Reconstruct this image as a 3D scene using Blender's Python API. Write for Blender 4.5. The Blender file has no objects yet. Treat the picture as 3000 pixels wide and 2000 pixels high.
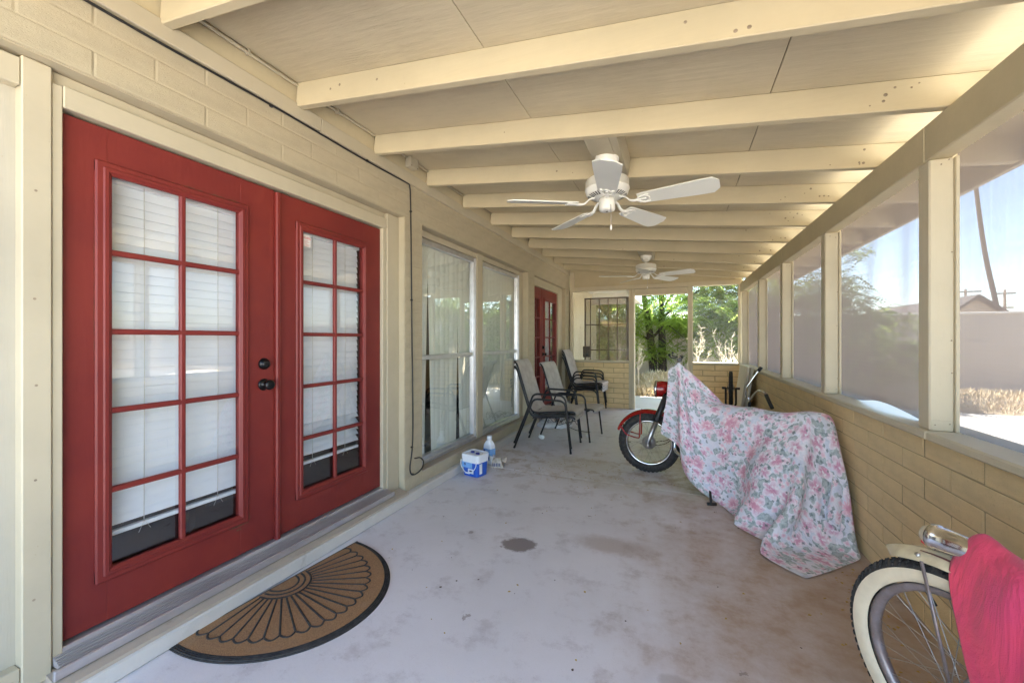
import bpy, bmesh, math, random
import numpy as np
from mathutils import Vector, Matrix, Euler, noise

random.seed(7)
rng = np.random.default_rng(7)
R = math.radians
SC = bpy.context.scene
COL = SC.collection

# ------------------------------------------------------------------ camera
cam_d = bpy.data.cameras.new('camera')
cam = bpy.data.objects.new('camera', cam_d); COL.objects.link(cam)
cam_d.sensor_width = 36.0
cam_d.lens = 13.99
cam_d.shift_y = -0.002
cam_d.clip_start = 0.02
cam_d.clip_end = 2000
cam.location = (0, 0, 1.38)
cam.rotation_euler = (R(90), 0, R(22.794))
SC.camera = cam

# ------------------------------------------------------------------ sky, sun, exposure
SUN_EL, SUN_AZ = 66.0, -52.0           # azimuth measured from +Y towards +X
tosun = Vector((math.sin(R(SUN_AZ))*math.cos(R(SUN_EL)), math.cos(R(SUN_AZ))*math.cos(R(SUN_EL)), math.sin(R(SUN_EL))))
W = bpy.data.worlds.new('World'); SC.world = W; W.use_nodes = True
wn = W.node_tree.nodes; wl = W.node_tree.links
bg = wn['Background']
sky = wn.new('ShaderNodeTexSky'); sky.sky_type = 'NISHITA'
sky.sun_disc = False
sky.sun_elevation = R(SUN_EL); sky.sun_rotation = R(SUN_AZ)
sky.altitude = 350; sky.air_density = 1.0; sky.dust_density = 0.5; sky.ozone_density = 1.2
wl.new(sky.outputs[0], bg.inputs[0]); bg.inputs[1].default_value = 0.09
sun_d = bpy.data.lights.new('sun', 'SUN'); sun_d.energy = 4.4; sun_d.angle = R(0.5); sun_d.color = (1, .95, .86)
sun = bpy.data.objects.new('sun', sun_d); COL.objects.link(sun)
sun.rotation_euler = (-tosun).to_track_quat('-Z', 'Y').to_euler()
sun.location = (0, 0, 30)
SC.view_settings.view_transform = 'Standard'; SC.view_settings.look = 'None'
SC.view_settings.gamma = 1.0; SC.view_settings.use_curve_mapping = False
SC.view_settings.exposure = 4.05
cy = SC.cycles
cy.max_bounces = 12; cy.diffuse_bounces = 8; cy.glossy_bounces = 4; cy.transmission_bounces = 6; cy.transparent_max_bounces = 16
cy.caustics_reflective = False; cy.caustics_refractive = False
cy.use_denoising = True
cy.sample_clamp_indirect = 6.0

# ------------------------------------------------------------------ materials
MATS = {}
def newmat(name):
    m = bpy.data.materials.new(name); m.use_nodes = True
    nt = m.node_tree; b = nt.nodes['Principled BSDF']
    MATS[name] = m
    return m, nt.nodes, nt.links, b
def mixc(N, L, fac, a, b, mode='MIX'):
    n = N.new('ShaderNodeMix'); n.data_type = 'RGBA'; n.blend_type = mode
    for k, v in ((0, fac), (6, a), (7, b)):
        if hasattr(v, 'links'): L.new(v, n.inputs[k])
        elif k == 0: n.inputs[0].default_value = v
        else: n.inputs[k].default_value = (*v, 1)
    return n.outputs[2]
def math_(N, L, op, a, b=0.0, c=None, clamp=False):
    n = N.new('ShaderNodeMath'); n.operation = op; n.use_clamp = clamp
    for k, v in enumerate((a, b) if c is None else (a, b, c)):
        if hasattr(v, 'links'): L.new(v, n.inputs[k])
        else: n.inputs[k].default_value = v
    return n.outputs[0]
def ramp(N, L, src, p0, p1, invert=False):
    n = N.new('ShaderNodeMapRange'); L.new(src, n.inputs[0]); n.interpolation_type = 'SMOOTHSTEP'
    n.inputs[1].default_value = p0; n.inputs[2].default_value = p1
    n.inputs[3].default_value = 1.0 if invert else 0.0; n.inputs[4].default_value = 0.0 if invert else 1.0
    return n.outputs[0]
def noise_(N, L, scale, detail=4, rough=.55, vec=None, stretch=None, dist=0.0, coord='Object'):
    if vec is None:
        tc = N.new('ShaderNodeTexCoord'); vec = tc.outputs[coord]
    if stretch:
        mp = N.new('ShaderNodeMapping'); L.new(vec, mp.inputs[0]); mp.inputs[3].default_value = stretch; vec = mp.outputs[0]
    n = N.new('ShaderNodeTexNoise'); L.new(vec, n.inputs['Vector'])
    n.inputs['Scale'].default_value = scale; n.inputs['Detail'].default_value = detail
    n.inputs['Roughness'].default_value = rough; n.inputs['Distortion'].default_value = dist
    return n.outputs[0]
def bump(N, L, b, h, strength, dist=.01):
    n = N.new('ShaderNodeBump'); n.inputs['Strength'].default_value = strength; n.inputs['Distance'].default_value = dist
    L.new(h, n.inputs['Height']); L.new(n.outputs[0], b.inputs['Normal'])
def simple(name, col, rough=.6, metal=0.0, var=.12, scale=6.0, bmp=0.0, bscale=60.0, stretch=None, col2=None, spec=.5, lo=.35, hi=.7, bdist=.004, rvar=.0):
    m, N, L, b = newmat(name)
    c2 = col2 if col2 else tuple(max(0, c*(1-var)) for c in col)
    f = ramp(N, L, noise_(N, L, scale, 5, .6, stretch=stretch), lo, hi)
    L.new(mixc(N, L, f, col, c2), b.inputs['Base Color'])
    b.inputs['Roughness'].default_value = rough; b.inputs['Metallic'].default_value = metal
    b.inputs['Specular IOR Level'].default_value = spec
    if rvar:
        L.new(math_(N, L, 'MULTIPLY_ADD', f, rvar, rough), b.inputs['Roughness'])
    if bmp: bump(N, L, b, noise_(N, L, bscale, 4, .6, stretch=stretch), bmp, bdist)
    return m

# paints
def painted(name, col, dirt=(.30,.22,.12), rough=.7, bmp=.5, bscale=45, dirt_amt=.35, stretch=None, chips=True, spots=False, grain=0.0):
    m, N, L, b = newmat(name)
    n1 = noise_(N, L, 2.2, 6, .62, coord='Object')
    base = mixc(N, L, ramp(N, L, n1, .3, .75), col, tuple(c*.88 for c in col))
    n2 = noise_(N, L, 9, 8, .7, stretch=(1, 1, .35))
    base = mixc(N, L, math_(N, L, 'MULTIPLY', ramp(N, L, n2, .58, .78), dirt_amt), base, dirt)
    if grain:
        gr = noise_(N, L, 30, 5, .7, stretch=(.05, 1, 1))
        base = mixc(N, L, math_(N, L, 'MULTIPLY', ramp(N, L, gr, .45, .75), grain), base, tuple(c*.62 for c in col))
    if chips:
        v = noise_(N, L, 38, 3, .6)
        base = mixc(N, L, math_(N, L, 'MULTIPLY', ramp(N, L, v, .73, .80), .6), base, dirt)
    if spots:
        v = noise_(N, L, 70, 2, .5, stretch=(1, 1, .45))
        base = mixc(N, L, math_(N, L, 'MULTIPLY', ramp(N, L, v, .69, .76), .7), base, (.10, .07, .04))
    L.new(base, b.inputs['Base Color'])
    b.inputs['Roughness'].default_value = rough; b.inputs['Specular IOR Level'].default_value = .35
    bump(N, L, b, noise_(N, L, bscale, 6, .65, stretch=stretch), bmp, .006)
    return m
painted('block_paint', (.455, .398, .278), bmp=.55, bscale=38, dirt_amt=.16)
painted('low_block_paint', (.86, .675, .375), bmp=1.0, bscale=30, dirt_amt=.38, spots=True)
painted('trim_paint', (.475, .422, .305), bmp=.18, bscale=25, dirt_amt=.12, stretch=(1, .2, 1), rough=.55)
painted('rafter_paint', (.545, .472, .31), grain=.10, bmp=.25, bscale=22, dirt_amt=.10, stretch=(.12, 1, 1), rough=.6)
painted('post_paint', (.60, .535, .39), bmp=.35, bscale=30, dirt_amt=.22, stretch=(1, 1, .1), rough=.6)
painted('ply_paint', (.59, .513, .35), grain=.16, bmp=.7, bscale=26, dirt_amt=.14, stretch=(.06, 1, 1), rough=.7)
painted('mortar', (.46, .40, .275), bmp=.8, bscale=60, dirt_amt=.2)
painted('low_mortar', (.50, .38, .21), bmp=.9, bscale=60, dirt_amt=.4)
painted('siding_paint', (.44, .41, .33), bmp=.4, bscale=20, dirt_amt=.15, stretch=(1, 1, .07))
painted('footing', (.58, .55, .50), dirt=(.22, .17, .12), bmp=.7, bscale=25, dirt_amt=.5)
painted('sill_wood', (.44, .37, .29), dirt=(.2, .14, .09), bmp=.4, bscale=22, dirt_amt=.5, stretch=(1, .08, 1))
painted('stucco', (.50, .455, .395), bmp=.8, bscale=60, dirt_amt=.22)
painted('stucco_white', (.74, .72, .66), bmp=.5, bscale=60, dirt_amt=.1)

def red_paint():
    m, N, L, b = newmat('red_paint')
    n = noise_(N, L, 3.0, 6, .6)
    c = mixc(N, L, ramp(N, L, n, .3, .7), (.185, .024, .018), (.150, .018, .016))
    v = noise_(N, L, 14, 8, .72, stretch=(1, 1, .5))
    c = mixc(N, L, math_(N, L, 'MULTIPLY', ramp(N, L, v, .66, .8), .5), c, (.14, .02, .02))
    L.new(c, b.inputs['Base Color']); b.inputs['Roughness'].default_value = .48; b.inputs['Specular IOR Level'].default_value = .35
    bump(N, L, b, noise_(N, L, 60, 4, .6, stretch=(1, 1, .12)), .3, .003)
red_paint()
simple('alum', (.66, .67, .70), .38, .85, .12, 12, .05)
simple('alum_track', (.58, .56, .57), .42, .7, .2, 8, .05, stretch=(1, .3, 1), col2=(.46, .42, .42))
simple('white_plastic', (.80, .80, .78), .42, 0, .08, 5)
simple('fan_white', (.80, .80, .74), .32, 0, .06, 5)
simple('blade_white', (.68, .69, .63), .42, 0, .05, 3)
simple('black_metal', (.022, .022, .024), .42, .2, .2, 10)
simple('black_plastic', (.02, .02, .02), .5, 0, .2, 20, .1)
simple('bronze_black', (.018, .017, .017), .28, .7, .3, 10)
simple('rubber', (.018, .017, .016), .78, 0, .0, 40, .3, 120, col2=(.045, .042, .038))
simple('chrome', (.74, .74, .75), .13, 1, .12, 15, col2=(.5, .49, .48))
simple('steel', (.46, .45, .44), .35, .9, .2, 30, .1)
simple('cable_black', (.012, .012, .012), .5, 0, .1)
simple('moto_red', (.30, .012, .010), .25, 0, .18, 6)
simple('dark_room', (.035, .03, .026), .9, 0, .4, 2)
simple('vane', (.84, .86, .82), .55, 0, .05, 2, .15, 60, stretch=(1, 1, .05))
simple('slat_white', (.80, .84, .90), .38, 0, .04, 3)
simple('cord', (.62, .62, .58), .7)
simple('lens', (.12, .10, .07), .1, .2, .1)
simple('bare_wood', (.12, .06, .03), .8, 0, .5, 40)
simple('nail', (.30, .24, .17), .6, .2, .3, 30)
simple('iron_brown', (.10, .065, .04), .6, .2, .25, 30)
simple('table_top', (.62, .57, .47), .5, 0, .1, 8)
simple('cardboard', (.55, .50, .43), .8, 0, .25, 30, col2=(.34, .29, .23))
simple('tub_white', (.80, .82, .86), .35, 0, .05)
simple('tub_blue', (.02, .11, .55), .32, 0, .15, 8)
simple('tub_lightblue', (.22, .45, .80), .35, 0, .2, 12)
simple('navy', (.015, .03, .22), .35)
simple('print_dark', (.05, .06, .16), .6)
simple('sticker_white', (.82, .80, .78), .5)
simple('sticker_red', (.60, .05, .05), .5)
simple('bag_plastic', (.68, .69, .72), .3, 0, .2, 14, .4, 30)
simple('cream_enamel', (.70, .62, .42), .3, 0, .12, 9, col2=(.52, .42, .26))
simple('maroon', (.17, .05, .045), .35, 0, .2)
simple('whitewall', (.66, .58, .42), .6, 0, .14, 10, .1)
simple('mauve_metal', (.30, .265, .27), .38, .45, .2, 14, col2=(.20, .16, .15))
simple('bark', (.060, .046, .038), .9, 0, .6, 7, 1.0, 14, stretch=(1, 1, .18), bdist=.05)
simple('palm_bark', (.14, .11, .085), .9, 0, .4, 8, .6, 10)
simple('shingle', (.085, .075, .07), .85, 0, .4, 12, .5, 20)
simple('roof_white', (.78, .78, .76), .7)
simple('wall_far', (.50, .45, .38), .85, 0, .1, 1)
simple('dry_straw', (.66, .56, .37), .8, 0, .35, 5, col2=(.52, .40, .24))
simple('dry_weed', (.66, .58, .44), .8, 0, .25, 5)
simple('petal_yellow', (.50, .34, .06), .7, 0, .5, 60, col2=(.25, .16, .04))
simple('litter', (.10, .07, .05), .85, 0, .4, 30)
simple('wood_pole', (.16, .12, .09), .9)

def leafmat(name, c1, c2, c3, tr=.45):
    m, N, L, b = newmat(name); N.remove(b)
    out = N['Material Output']
    n1 = noise_(N, L, 1.1, 3, .6); n2 = noise_(N, L, 7.0, 2, .5)
    c = mixc(N, L, ramp(N, L, n1, .35, .65), c1, c2)
    c = mixc(N, L, ramp(N, L, n2, .5, .75), c, c3)
    d = N.new('ShaderNodeBsdfDiffuse'); t = N.new('ShaderNodeBsdfTranslucent'); x = N.new('ShaderNodeMixShader')
    L.new(c, d.inputs[0]); L.new(mixc(N, L, .6, c, (.46, .58, .14)), t.inputs[0]); x.inputs[0].default_value = tr
    L.new(d.outputs[0], x.inputs[1]); L.new(t.outputs[0], x.inputs[2]); L.new(x.outputs[0], out.inputs[0])
leafmat('leaf_a', (.15, .22, .05), (.21, .28, .07), (.10, .16, .04), .68)
leafmat('leaf_b', (.13, .19, .06), (.17, .23, .07), (.09, .14, .05), .62)
leafmat('leaf_far', (.070, .100, .040), (.100, .125, .050), (.050, .070, .030), .3)
leafmat('palm_leaf', (.07, .10, .04), (.09, .12, .05), (.05, .07, .03), .3)

def glass(name, tint=(.97, .985, .975), boost=1.5):
    m, N, L, b = newmat(name); N.remove(b); out = N['Material Output']
    t = N.new('ShaderNodeBsdfTransparent'); t.inputs[0].default_value = (*tint, 1)
    g = N.new('ShaderNodeBsdfGlossy'); g.inputs['Roughness'].default_value = .004; g.inputs[0].default_value = (1, 1, 1, 1)
    f = N.new('ShaderNodeLayerWeight'); f.inputs[0].default_value = .5     # Facing = 1 - |cos|, the same from both sides of the thin pane
    sch = math_(N, L, 'MULTIPLY_ADD', math_(N, L, 'POWER', f.outputs['Facing'], 5.0), .96, .04)
    x = N.new('ShaderNodeMixShader')
    L.new(math_(N, L, 'MULTIPLY', sch, boost, clamp=True), x.inputs[0])
    L.new(t.outputs[0], x.inputs[1]); L.new(g.outputs[0], x.inputs[2]); L.new(x.outputs[0], out.inputs[0])
glass('glass', boost=3.0)
glass('glass_window', (.95, .985, .965), 3.0)

def screen_mat(name, col, open_n, open_g):
    # woven shade cloth: threads (diffuse + translucent) with holes; holes close up at grazing view because the threads have thickness
    m, N, L, b = newmat(name); N.remove(b); out = N['Material Output']
    lw = N.new('ShaderNodeLayerWeight'); lw.inputs[0].default_value = .5
    weave = noise_(N, L, 90, 3, .6, stretch=(1, 1, .03))
    weave2 = noise_(N, L, 90, 3, .6, stretch=(.03, .03, 1))
    wv = math_(N, L, 'ADD', math_(N, L, 'MULTIPLY', weave, .5), math_(N, L, 'MULTIPLY', weave2, .5))
    wv = math_(N, L, 'MULTIPLY_ADD', math_(N, L, 'SUBTRACT', wv, .5), .13, 0.0)
    op = N.new('ShaderNodeMapRange'); L.new(lw.outputs['Facing'], op.inputs[0])
    op.inputs[1].default_value = .25; op.inputs[2].default_value = .80
    op.inputs[3].default_value = open_n; op.inputs[4].default_value = open_g
    fac = math_(N, L, 'ADD', op.outputs[0], wv, clamp=True)
    d = N.new('ShaderNodeBsdfDiffuse'); d.inputs[0].default_value = (*col, 1)
    tl = N.new('ShaderNodeBsdfTranslucent'); tl.inputs[0].default_value = (*[min(1, c*1.25) for c in col], 1)
    dt = N.new('ShaderNodeMixShader'); dt.inputs[0].default_value = .4
    L.new(d.outputs[0], dt.inputs[1]); L.new(tl.outputs[0], dt.inputs[2])
    tr = N.new('ShaderNodeBsdfTransparent'); x = N.new('ShaderNodeMixShader')
    L.new(fac, x.inputs[0]); L.new(dt.outputs[0], x.inputs[1]); L.new(tr.outputs[0], x.inputs[2])
    L.new(x.outputs[0], out.inputs[0])
screen_mat('shade_cloth', (.125, .103, .092), .155, .08)
screen_mat('insect_screen', (.30, .29, .27), .74, .55)
screen_mat('gate_mesh', (.24, .17, .09), .40, .30)

def sling():
    m, N, L, b = newmat('sling')
    n = noise_(N, L, 9, 5, .6); w = noise_(N, L, 160, 2, .5, stretch=(1, .15, 1))
    c = mixc(N, L, ramp(N, L, n, .35, .7), (.55, .515, .475), (.44, .40, .36))
    c = mixc(N, L, math_(N, L, 'MULTIPLY', w, .3), c, (.36, .33, .30))
    L.new(c, b.inputs['Base Color']); b.inputs['Roughness'].default_value = .8
    bump(N, L, b, w, .3, .002)
sling()

def pink():
    m, N, L, b = newmat('pink_cloth')
    n = noise_(N, L, 5, 4, .6)
    L.new(mixc(N, L, ramp(N, L, n, .3, .7), (.58, .045, .090), (.50, .036, .105)), b.inputs['Base Color'])
    b.inputs['Roughness'].default_value = .85; b.inputs['Sheen Weight'].default_value = .2
    rumple = math_(N, L, 'ABSOLUTE', math_(N, L, 'SUBTRACT', noise_(N, L, 5, 5, .55, stretch=(1, 1, .45), dist=1.4), .5))
    bump(N, L, b, math_(N, L, 'ADD', math_(N, L, 'MULTIPLY', rumple, 1.6), math_(N, L, 'MULTIPLY', noise_(N, L, 320, 2, .5), .04)), .55, .03)
pink()

def floor_mat():
    m, N, L, b = newmat('floor_concrete')
    tc = N.new('ShaderNodeTexCoord'); P = tc.outputs['Object']
    sep = N.new('ShaderNodeSeparateXYZ'); L.new(P, sep.inputs[0]); X, Y = sep.outputs[0], sep.outputs[1]
    n1 = noise_(N, L, 1.3, 6, .6, P); n2 = noise_(N, L, 5.0, 8, .7, P); n3 = noise_(N, L, 22, 6, .7, P)
    c = mixc(N, L, ramp(N, L, n1, .3, .7), (.70, .68, .695), (.63, .61, .62))
    c = mixc(N, L, math_(N, L, 'MULTIPLY', ramp(N, L, n2, .50, .70), .55), c, (.42, .38, .38))
    c = mixc(N, L, math_(N, L, 'MULTIPLY', ramp(N, L, n3, .60, .75), .30), c, (.62, .60, .62))
    # brown dirt tracked along the low block wall
    dx = math_(N, L, 'ADD', X, math_(N, L, 'MULTIPLY_ADD', n1, 1.3, -.65))
    dx = math_(N, L, 'ADD', dx, math_(N, L, 'MULTIPLY_ADD', n2, .9, -.45))
    df = math_(N, L, 'MULTIPLY', ramp(N, L, dx, -.50, .60), math_(N, L, 'MULTIPLY_ADD', n2, .9, .28), clamp=True)
    c = mixc(N, L, math_(N, L, 'MULTIPLY', df, 1.0), c, (.36, .23, .125))
    smear = noise_(N, L, 5, 7, .7, P, stretch=(.55, 1.5, 1), dist=.6)
    sm = math_(N, L, 'MULTIPLY', ramp(N, L, smear, .58, .74), ramp(N, L, X, .0, .9))
    c = mixc(N, L, math_(N, L, 'MULTIPLY', sm, .6), c, (.13, .085, .05))
    # rusty-yellow zone past the joint
    ry = math_(N, L, 'MULTIPLY', ramp(N, L, Y, 3.3, 4.1), ramp(N, L, Y, 5.2, 4.3))
    c = mixc(N, L, math_(N, L, 'MULTIPLY', math_(N, L, 'MULTIPLY', ry, ramp(N, L, n2, .46, .62)), .55), c, (.40, .30, .19))
    # grain, hairline scratches and crisp grime flecks
    gr = noise_(N, L, 160, 3, .7, P); c = mixc(N, L, math_(N, L, 'MULTIPLY', ramp(N, L, gr, .55, .75), .28), c, (.40, .37, .38))
    fl = noise_(N, L, 34, 6, .8, P, stretch=(1, .55, 1)); fm_ = math_(N, L, 'MULTIPLY', ramp(N, L, fl, .655, .70), ramp(N, L, n1, .40, .60))
    c = mixc(N, L, math_(N, L, 'MULTIPLY', fm_, .6), c, (.27, .22, .19))
    scr = noise_(N, L, 3.2, 3, .5, P, stretch=(1, 6, 1), dist=1.2); sm2 = math_(N, L, 'MULTIPLY', math_(N, L, 'COMPARE', scr, .5, .0035), ramp(N, L, n2, .50, .60))
    c = mixc(N, L, math_(N, L, 'MULTIPLY', sm2, .35), c, (.34, .30, .29))
    # small dark spots
    v = N.new('ShaderNodeTexVoronoi'); L.new(P, v.inputs['Vector']); v.inputs['Scale'].default_value = 3.1
    dd = math_(N, L, 'ADD', v.outputs['Distance'], math_(N, L, 'MULTIPLY_ADD', n3, .22, -.11))
    sc_ = N.new('ShaderNodeSeparateColor'); L.new(v.outputs['Color'], sc_.inputs[0])
    thr = math_(N, L, 'MULTIPLY', math_(N, L, 'POWER', sc_.outputs[0], 3.0), .15)
    sp = math_(N, L, 'LESS_THAN', dd, thr)
    sp = math_(N, L, 'MULTIPLY', sp, math_(N, L, 'GREATER_THAN', sc_.outputs[1], .35))
    c = mixc(N, L, math_(N, L, 'MULTIPLY', sp, .62), c, (.20, .155, .13))
    # individual old spill marks
    for (px, py, rx, ry_, col, a, ed) in ((-1.0, 2.49, .125, .095, (.205, .165, .155), .9, .35), (-.62, 3.9, .42, .2, (.58, .56, .50), .55, .9), (-1.05, 4.35, .45, .28, (.56, .54, .47), .5, .9), (-.42, 2.72, .28, .12, (.33, .25, .20), .55, .9), (.0, 1.72, .07, .05, (.36, .30, .27), .5, .5)):
        ex = math_(N, L, 'DIVIDE', math_(N, L, 'SUBTRACT', X, px), rx); ey = math_(N, L, 'DIVIDE', math_(N, L, 'SUBTRACT', Y, py), ry_)
        r2 = math_(N, L, 'SQRT', math_(N, L, 'ADD', math_(N, L, 'MULTIPLY', ex, ex), math_(N, L, 'MULTIPLY', ey, ey)))
        r2 = math_(N, L, 'ADD', r2, math_(N, L, 'MULTIPLY_ADD', n2, 1.4, -.7))
        r2 = math_(N, L, 'ADD', r2, math_(N, L, 'MULTIPLY_ADD', n3, .7, -.35))
        f = ramp(N, L, r2, 1.0 - ed*.6, 1.0 + ed*.25, invert=True)
        c = mixc(N, L, math_(N, L, 'MULTIPLY', f, a), c, col)
    L.new(c, b.inputs['Base Color'])
    L.new(math_(N, L, 'MULTIPLY_ADD', n2, .35, .36), b.inputs['Roughness'])
    b.inputs['Specular IOR Level'].default_value = .45
    bump(N, L, b, noise_(N, L, 70, 6, .7, P), .18, .004)
floor_mat()

def conc_out():
    m, N, L, b = newmat('patio_concrete')
    n1 = noise_(N, L, .9, 6, .6); n2 = noise_(N, L, 14, 8, .7)
    c = mixc(N, L, ramp(N, L, n1, .3, .7), (.50, .475, .435), (.43, .40, .36))
    c = mixc(N, L, math_(N, L, 'MULTIPLY', ramp(N, L, n2, .55, .75), .4), c, (.33, .29, .25))
    L.new(c, b.inputs['Base Color']); b.inputs['Roughness'].default_value = .85
    bump(N, L, b, n2, .2, .005)
conc_out()
def dirt():
    m, N, L, b = newmat('yard_dirt')
    n1 = noise_(N, L, .5, 6, .65); n2 = noise_(N, L, 9, 8, .75)
    c = mixc(N, L, ramp(N, L, n1, .35, .65), (.40, .32, .22), (.31, .235, .16))
    c = mixc(N, L, ramp(N, L, n2, .5, .75), c, (.47, .39, .27))
    L.new(c, b.inputs['Base Color']); b.inputs['Roughness'].default_value = .95
    bump(N, L, b, n2, .8, .04)
dirt()
def coir():
    m, N, L, b = newmat('coir')
    n = noise_(N, L, 260, 4, .8); n2 = noise_(N, L, 7, 4, .6)
    c = mixc(N, L, ramp(N, L, n, .3, .7), (.17, .085, .035), (.42, .24, .11))
    c = mixc(N, L, math_(N, L, 'MULTIPLY', ramp(N, L, n2, .5, .75), .4), c, (.33, .22, .13))
    L.new(c, b.inputs['Base Color']); b.inputs['Roughness'].default_value = .95
    bump(N, L, b, n, .8, .004)
coir()

def floral():
    m, N, L, b = newmat('floral_cloth')
    tc = N.new('ShaderNodeTexCoord'); UV = tc.outputs['UV']
    wob = N.new('ShaderNodeTexNoise'); L.new(UV, wob.inputs['Vector']); wob.inputs['Scale'].default_value = 9; wob.inputs['Detail'].default_value = 2
    vm = N.new('ShaderNodeVectorMath'); vm.operation = 'MULTIPLY_ADD'; L.new(wob.outputs['Color'], vm.inputs[0])
    vm.inputs[1].default_value = (.03, .03, 0); L.new(UV, vm.inputs[2]); P = vm.outputs[0]
    n_f = N.new('ShaderNodeTexNoise'); L.new(P, n_f.inputs['Vector']); n_f.inputs['Scale'].default_value = 36; n_f.inputs['Detail'].default_value = 4
    nf = n_f.outputs[0]
    n_b = N.new('ShaderNodeTexNoise'); L.new(P, n_b.inputs['Vector']); n_b.inputs['Scale'].default_value = 4.5; n_b.inputs['Detail'].default_value = 3
    base = mixc(N, L, ramp(N, L, n_b.outputs[0], .42, .66), (.735, .725, .785), (.60, .635, .73))
    def layer(base, scale, petals, rad, cols, amt, ox, sharp=.06, keep=.5, vein=True):
        mp = N.new('ShaderNodeMapping'); L.new(P, mp.inputs[0]); mp.inputs[1].default_value = (ox, ox*1.7, 0); mp.inputs[2].default_value = (0, 0, ox)
        v = N.new('ShaderNodeTexVoronoi'); v.voronoi_dimensions = '2D'; L.new(mp.outputs[0], v.inputs['Vector']); v.inputs['Scale'].default_value = scale
        v.inputs['Randomness'].default_value = .8
        sub = N.new('ShaderNodeVectorMath'); sub.operation = 'SUBTRACT'
        L.new(mp.outputs[0], sub.inputs[0]); L.new(v.outputs['Position'], sub.inputs[1])
        s = N.new('ShaderNodeSeparateXYZ'); L.new(sub.outputs[0], s.inputs[0])
        ang = math_(N, L, 'ARCTAN2', s.outputs[1], s.outputs[0])
        cc = N.new('ShaderNodeSeparateColor'); L.new(v.outputs['Color'], cc.inputs[0])
        ang = math_(N, L, 'ADD', ang, math_(N, L, 'MULTIPLY', cc.outputs[2], 6.28))
        pet = math_(N, L, 'ABSOLUTE', math_(N, L, 'COSINE', math_(N, L, 'MULTIPLY', ang, petals*.5)))
        rr = math_(N, L, 'MULTIPLY', math_(N, L, 'MULTIPLY_ADD', pet, .42, .58), rad)
        rr = math_(N, L, 'MULTIPLY', rr, math_(N, L, 'MULTIPLY_ADD', cc.outputs[1], .5, .7))
        dist = math_(N, L, 'ADD', v.outputs['Distance'], math_(N, L, 'MULTIPLY_ADD', nf, .16, -.08))
        q = math_(N, L, 'DIVIDE', dist, rr)
        mask = ramp(N, L, q, 1.0 - sharp, 1.0 + sharp, invert=True)
        mask = math_(N, L, 'MULTIPLY', mask, math_(N, L, 'LESS_THAN', cc.outputs[0], keep))
        c = mixc(N, L, ramp(N, L, math_(N, L, 'ADD', q, math_(N, L, 'MULTIPLY_ADD', nf, .9, -.45)), .1, .95), cols[0], cols[1])
        c = mixc(N, L, math_(N, L, 'MULTIPLY', ramp(N, L, pet, .42, .0), .65), c, cols[2])
        c = mixc(N, L, ramp(N, L, nf, .52, .66), c, cols[3])
        return mixc(N, L, math_(N, L, 'MULTIPLY', mask, amt), base, c)
    G1, G2, G3 = (.28, .34, .34), (.45, .51, .52), (.20, .26, .26)
    B1, B2 = (.52, .57, .70), (.74, .75, .83)
    base = layer(base, 6.5, 3, .50, (B1, B2, (.46, .52, .62), (.78, .79, .84)), .5, 3.1, .25, .6)
    base = layer(base, 14.0, 2, .56, (G2, G1, G3, (.50, .56, .57)), .9, .7, .05, .52)
    base = layer(base, 18.0, 2, .52, (G1, G2, G3, (.55, .60, .61)), .85, 5.3, .05, .42)
    base = layer(base, 21.0, 5, .54, ((.72, .42, .52), (.80, .68, .74), (.70, .48, .58), (.84, .80, .83)), .85, 2.2, .05, .42)
    base = layer(base, 8.6, 5, .60, ((.62, .26, .40), (.80, .73, .79), (.74, .58, .67), (.84, .80, .84)), .90, 1.3, .03, .50)
    base = layer(base, 7.4, 13, .54, ((.64, .28, .38), (.78, .52, .59), (.62, .30, .41), (.84, .68, .73)), .95, 4.4, .05, .25)
    base = layer(base, 32.0, 4, .38, ((.10, .14, .14), (.20, .26, .26), G3, (.25, .30, .30)), .75, 6.1, .05, .18)
    L.new(base, b.inputs['Base Color']); b.inputs['Roughness'].default_value = .8
    b.inputs['Sheen Weight'].default_value = .15
    w = N.new('ShaderNodeTexNoise'); L.new(UV, w.inputs['Vector']); w.inputs['Scale'].default_value = 7; w.inputs['Detail'].default_value = 6
    w2 = N.new('ShaderNodeTexNoise'); L.new(UV, w2.inputs['Vector']); w2.inputs['Scale'].default_value = 5; w2.inputs['Detail'].default_value = 5; w2.inputs['Distortion'].default_value = 1.5
    crease = math_(N, L, 'ABSOLUTE', math_(N, L, 'SUBTRACT', w2.outputs[0], .5))
    relief = math_(N, L, 'ADD', math_(N, L, 'MULTIPLY', crease, 2.0), w.outputs[0])
    bump(N, L, b, relief, .75, .022)
floral()
M = MATS

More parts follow.
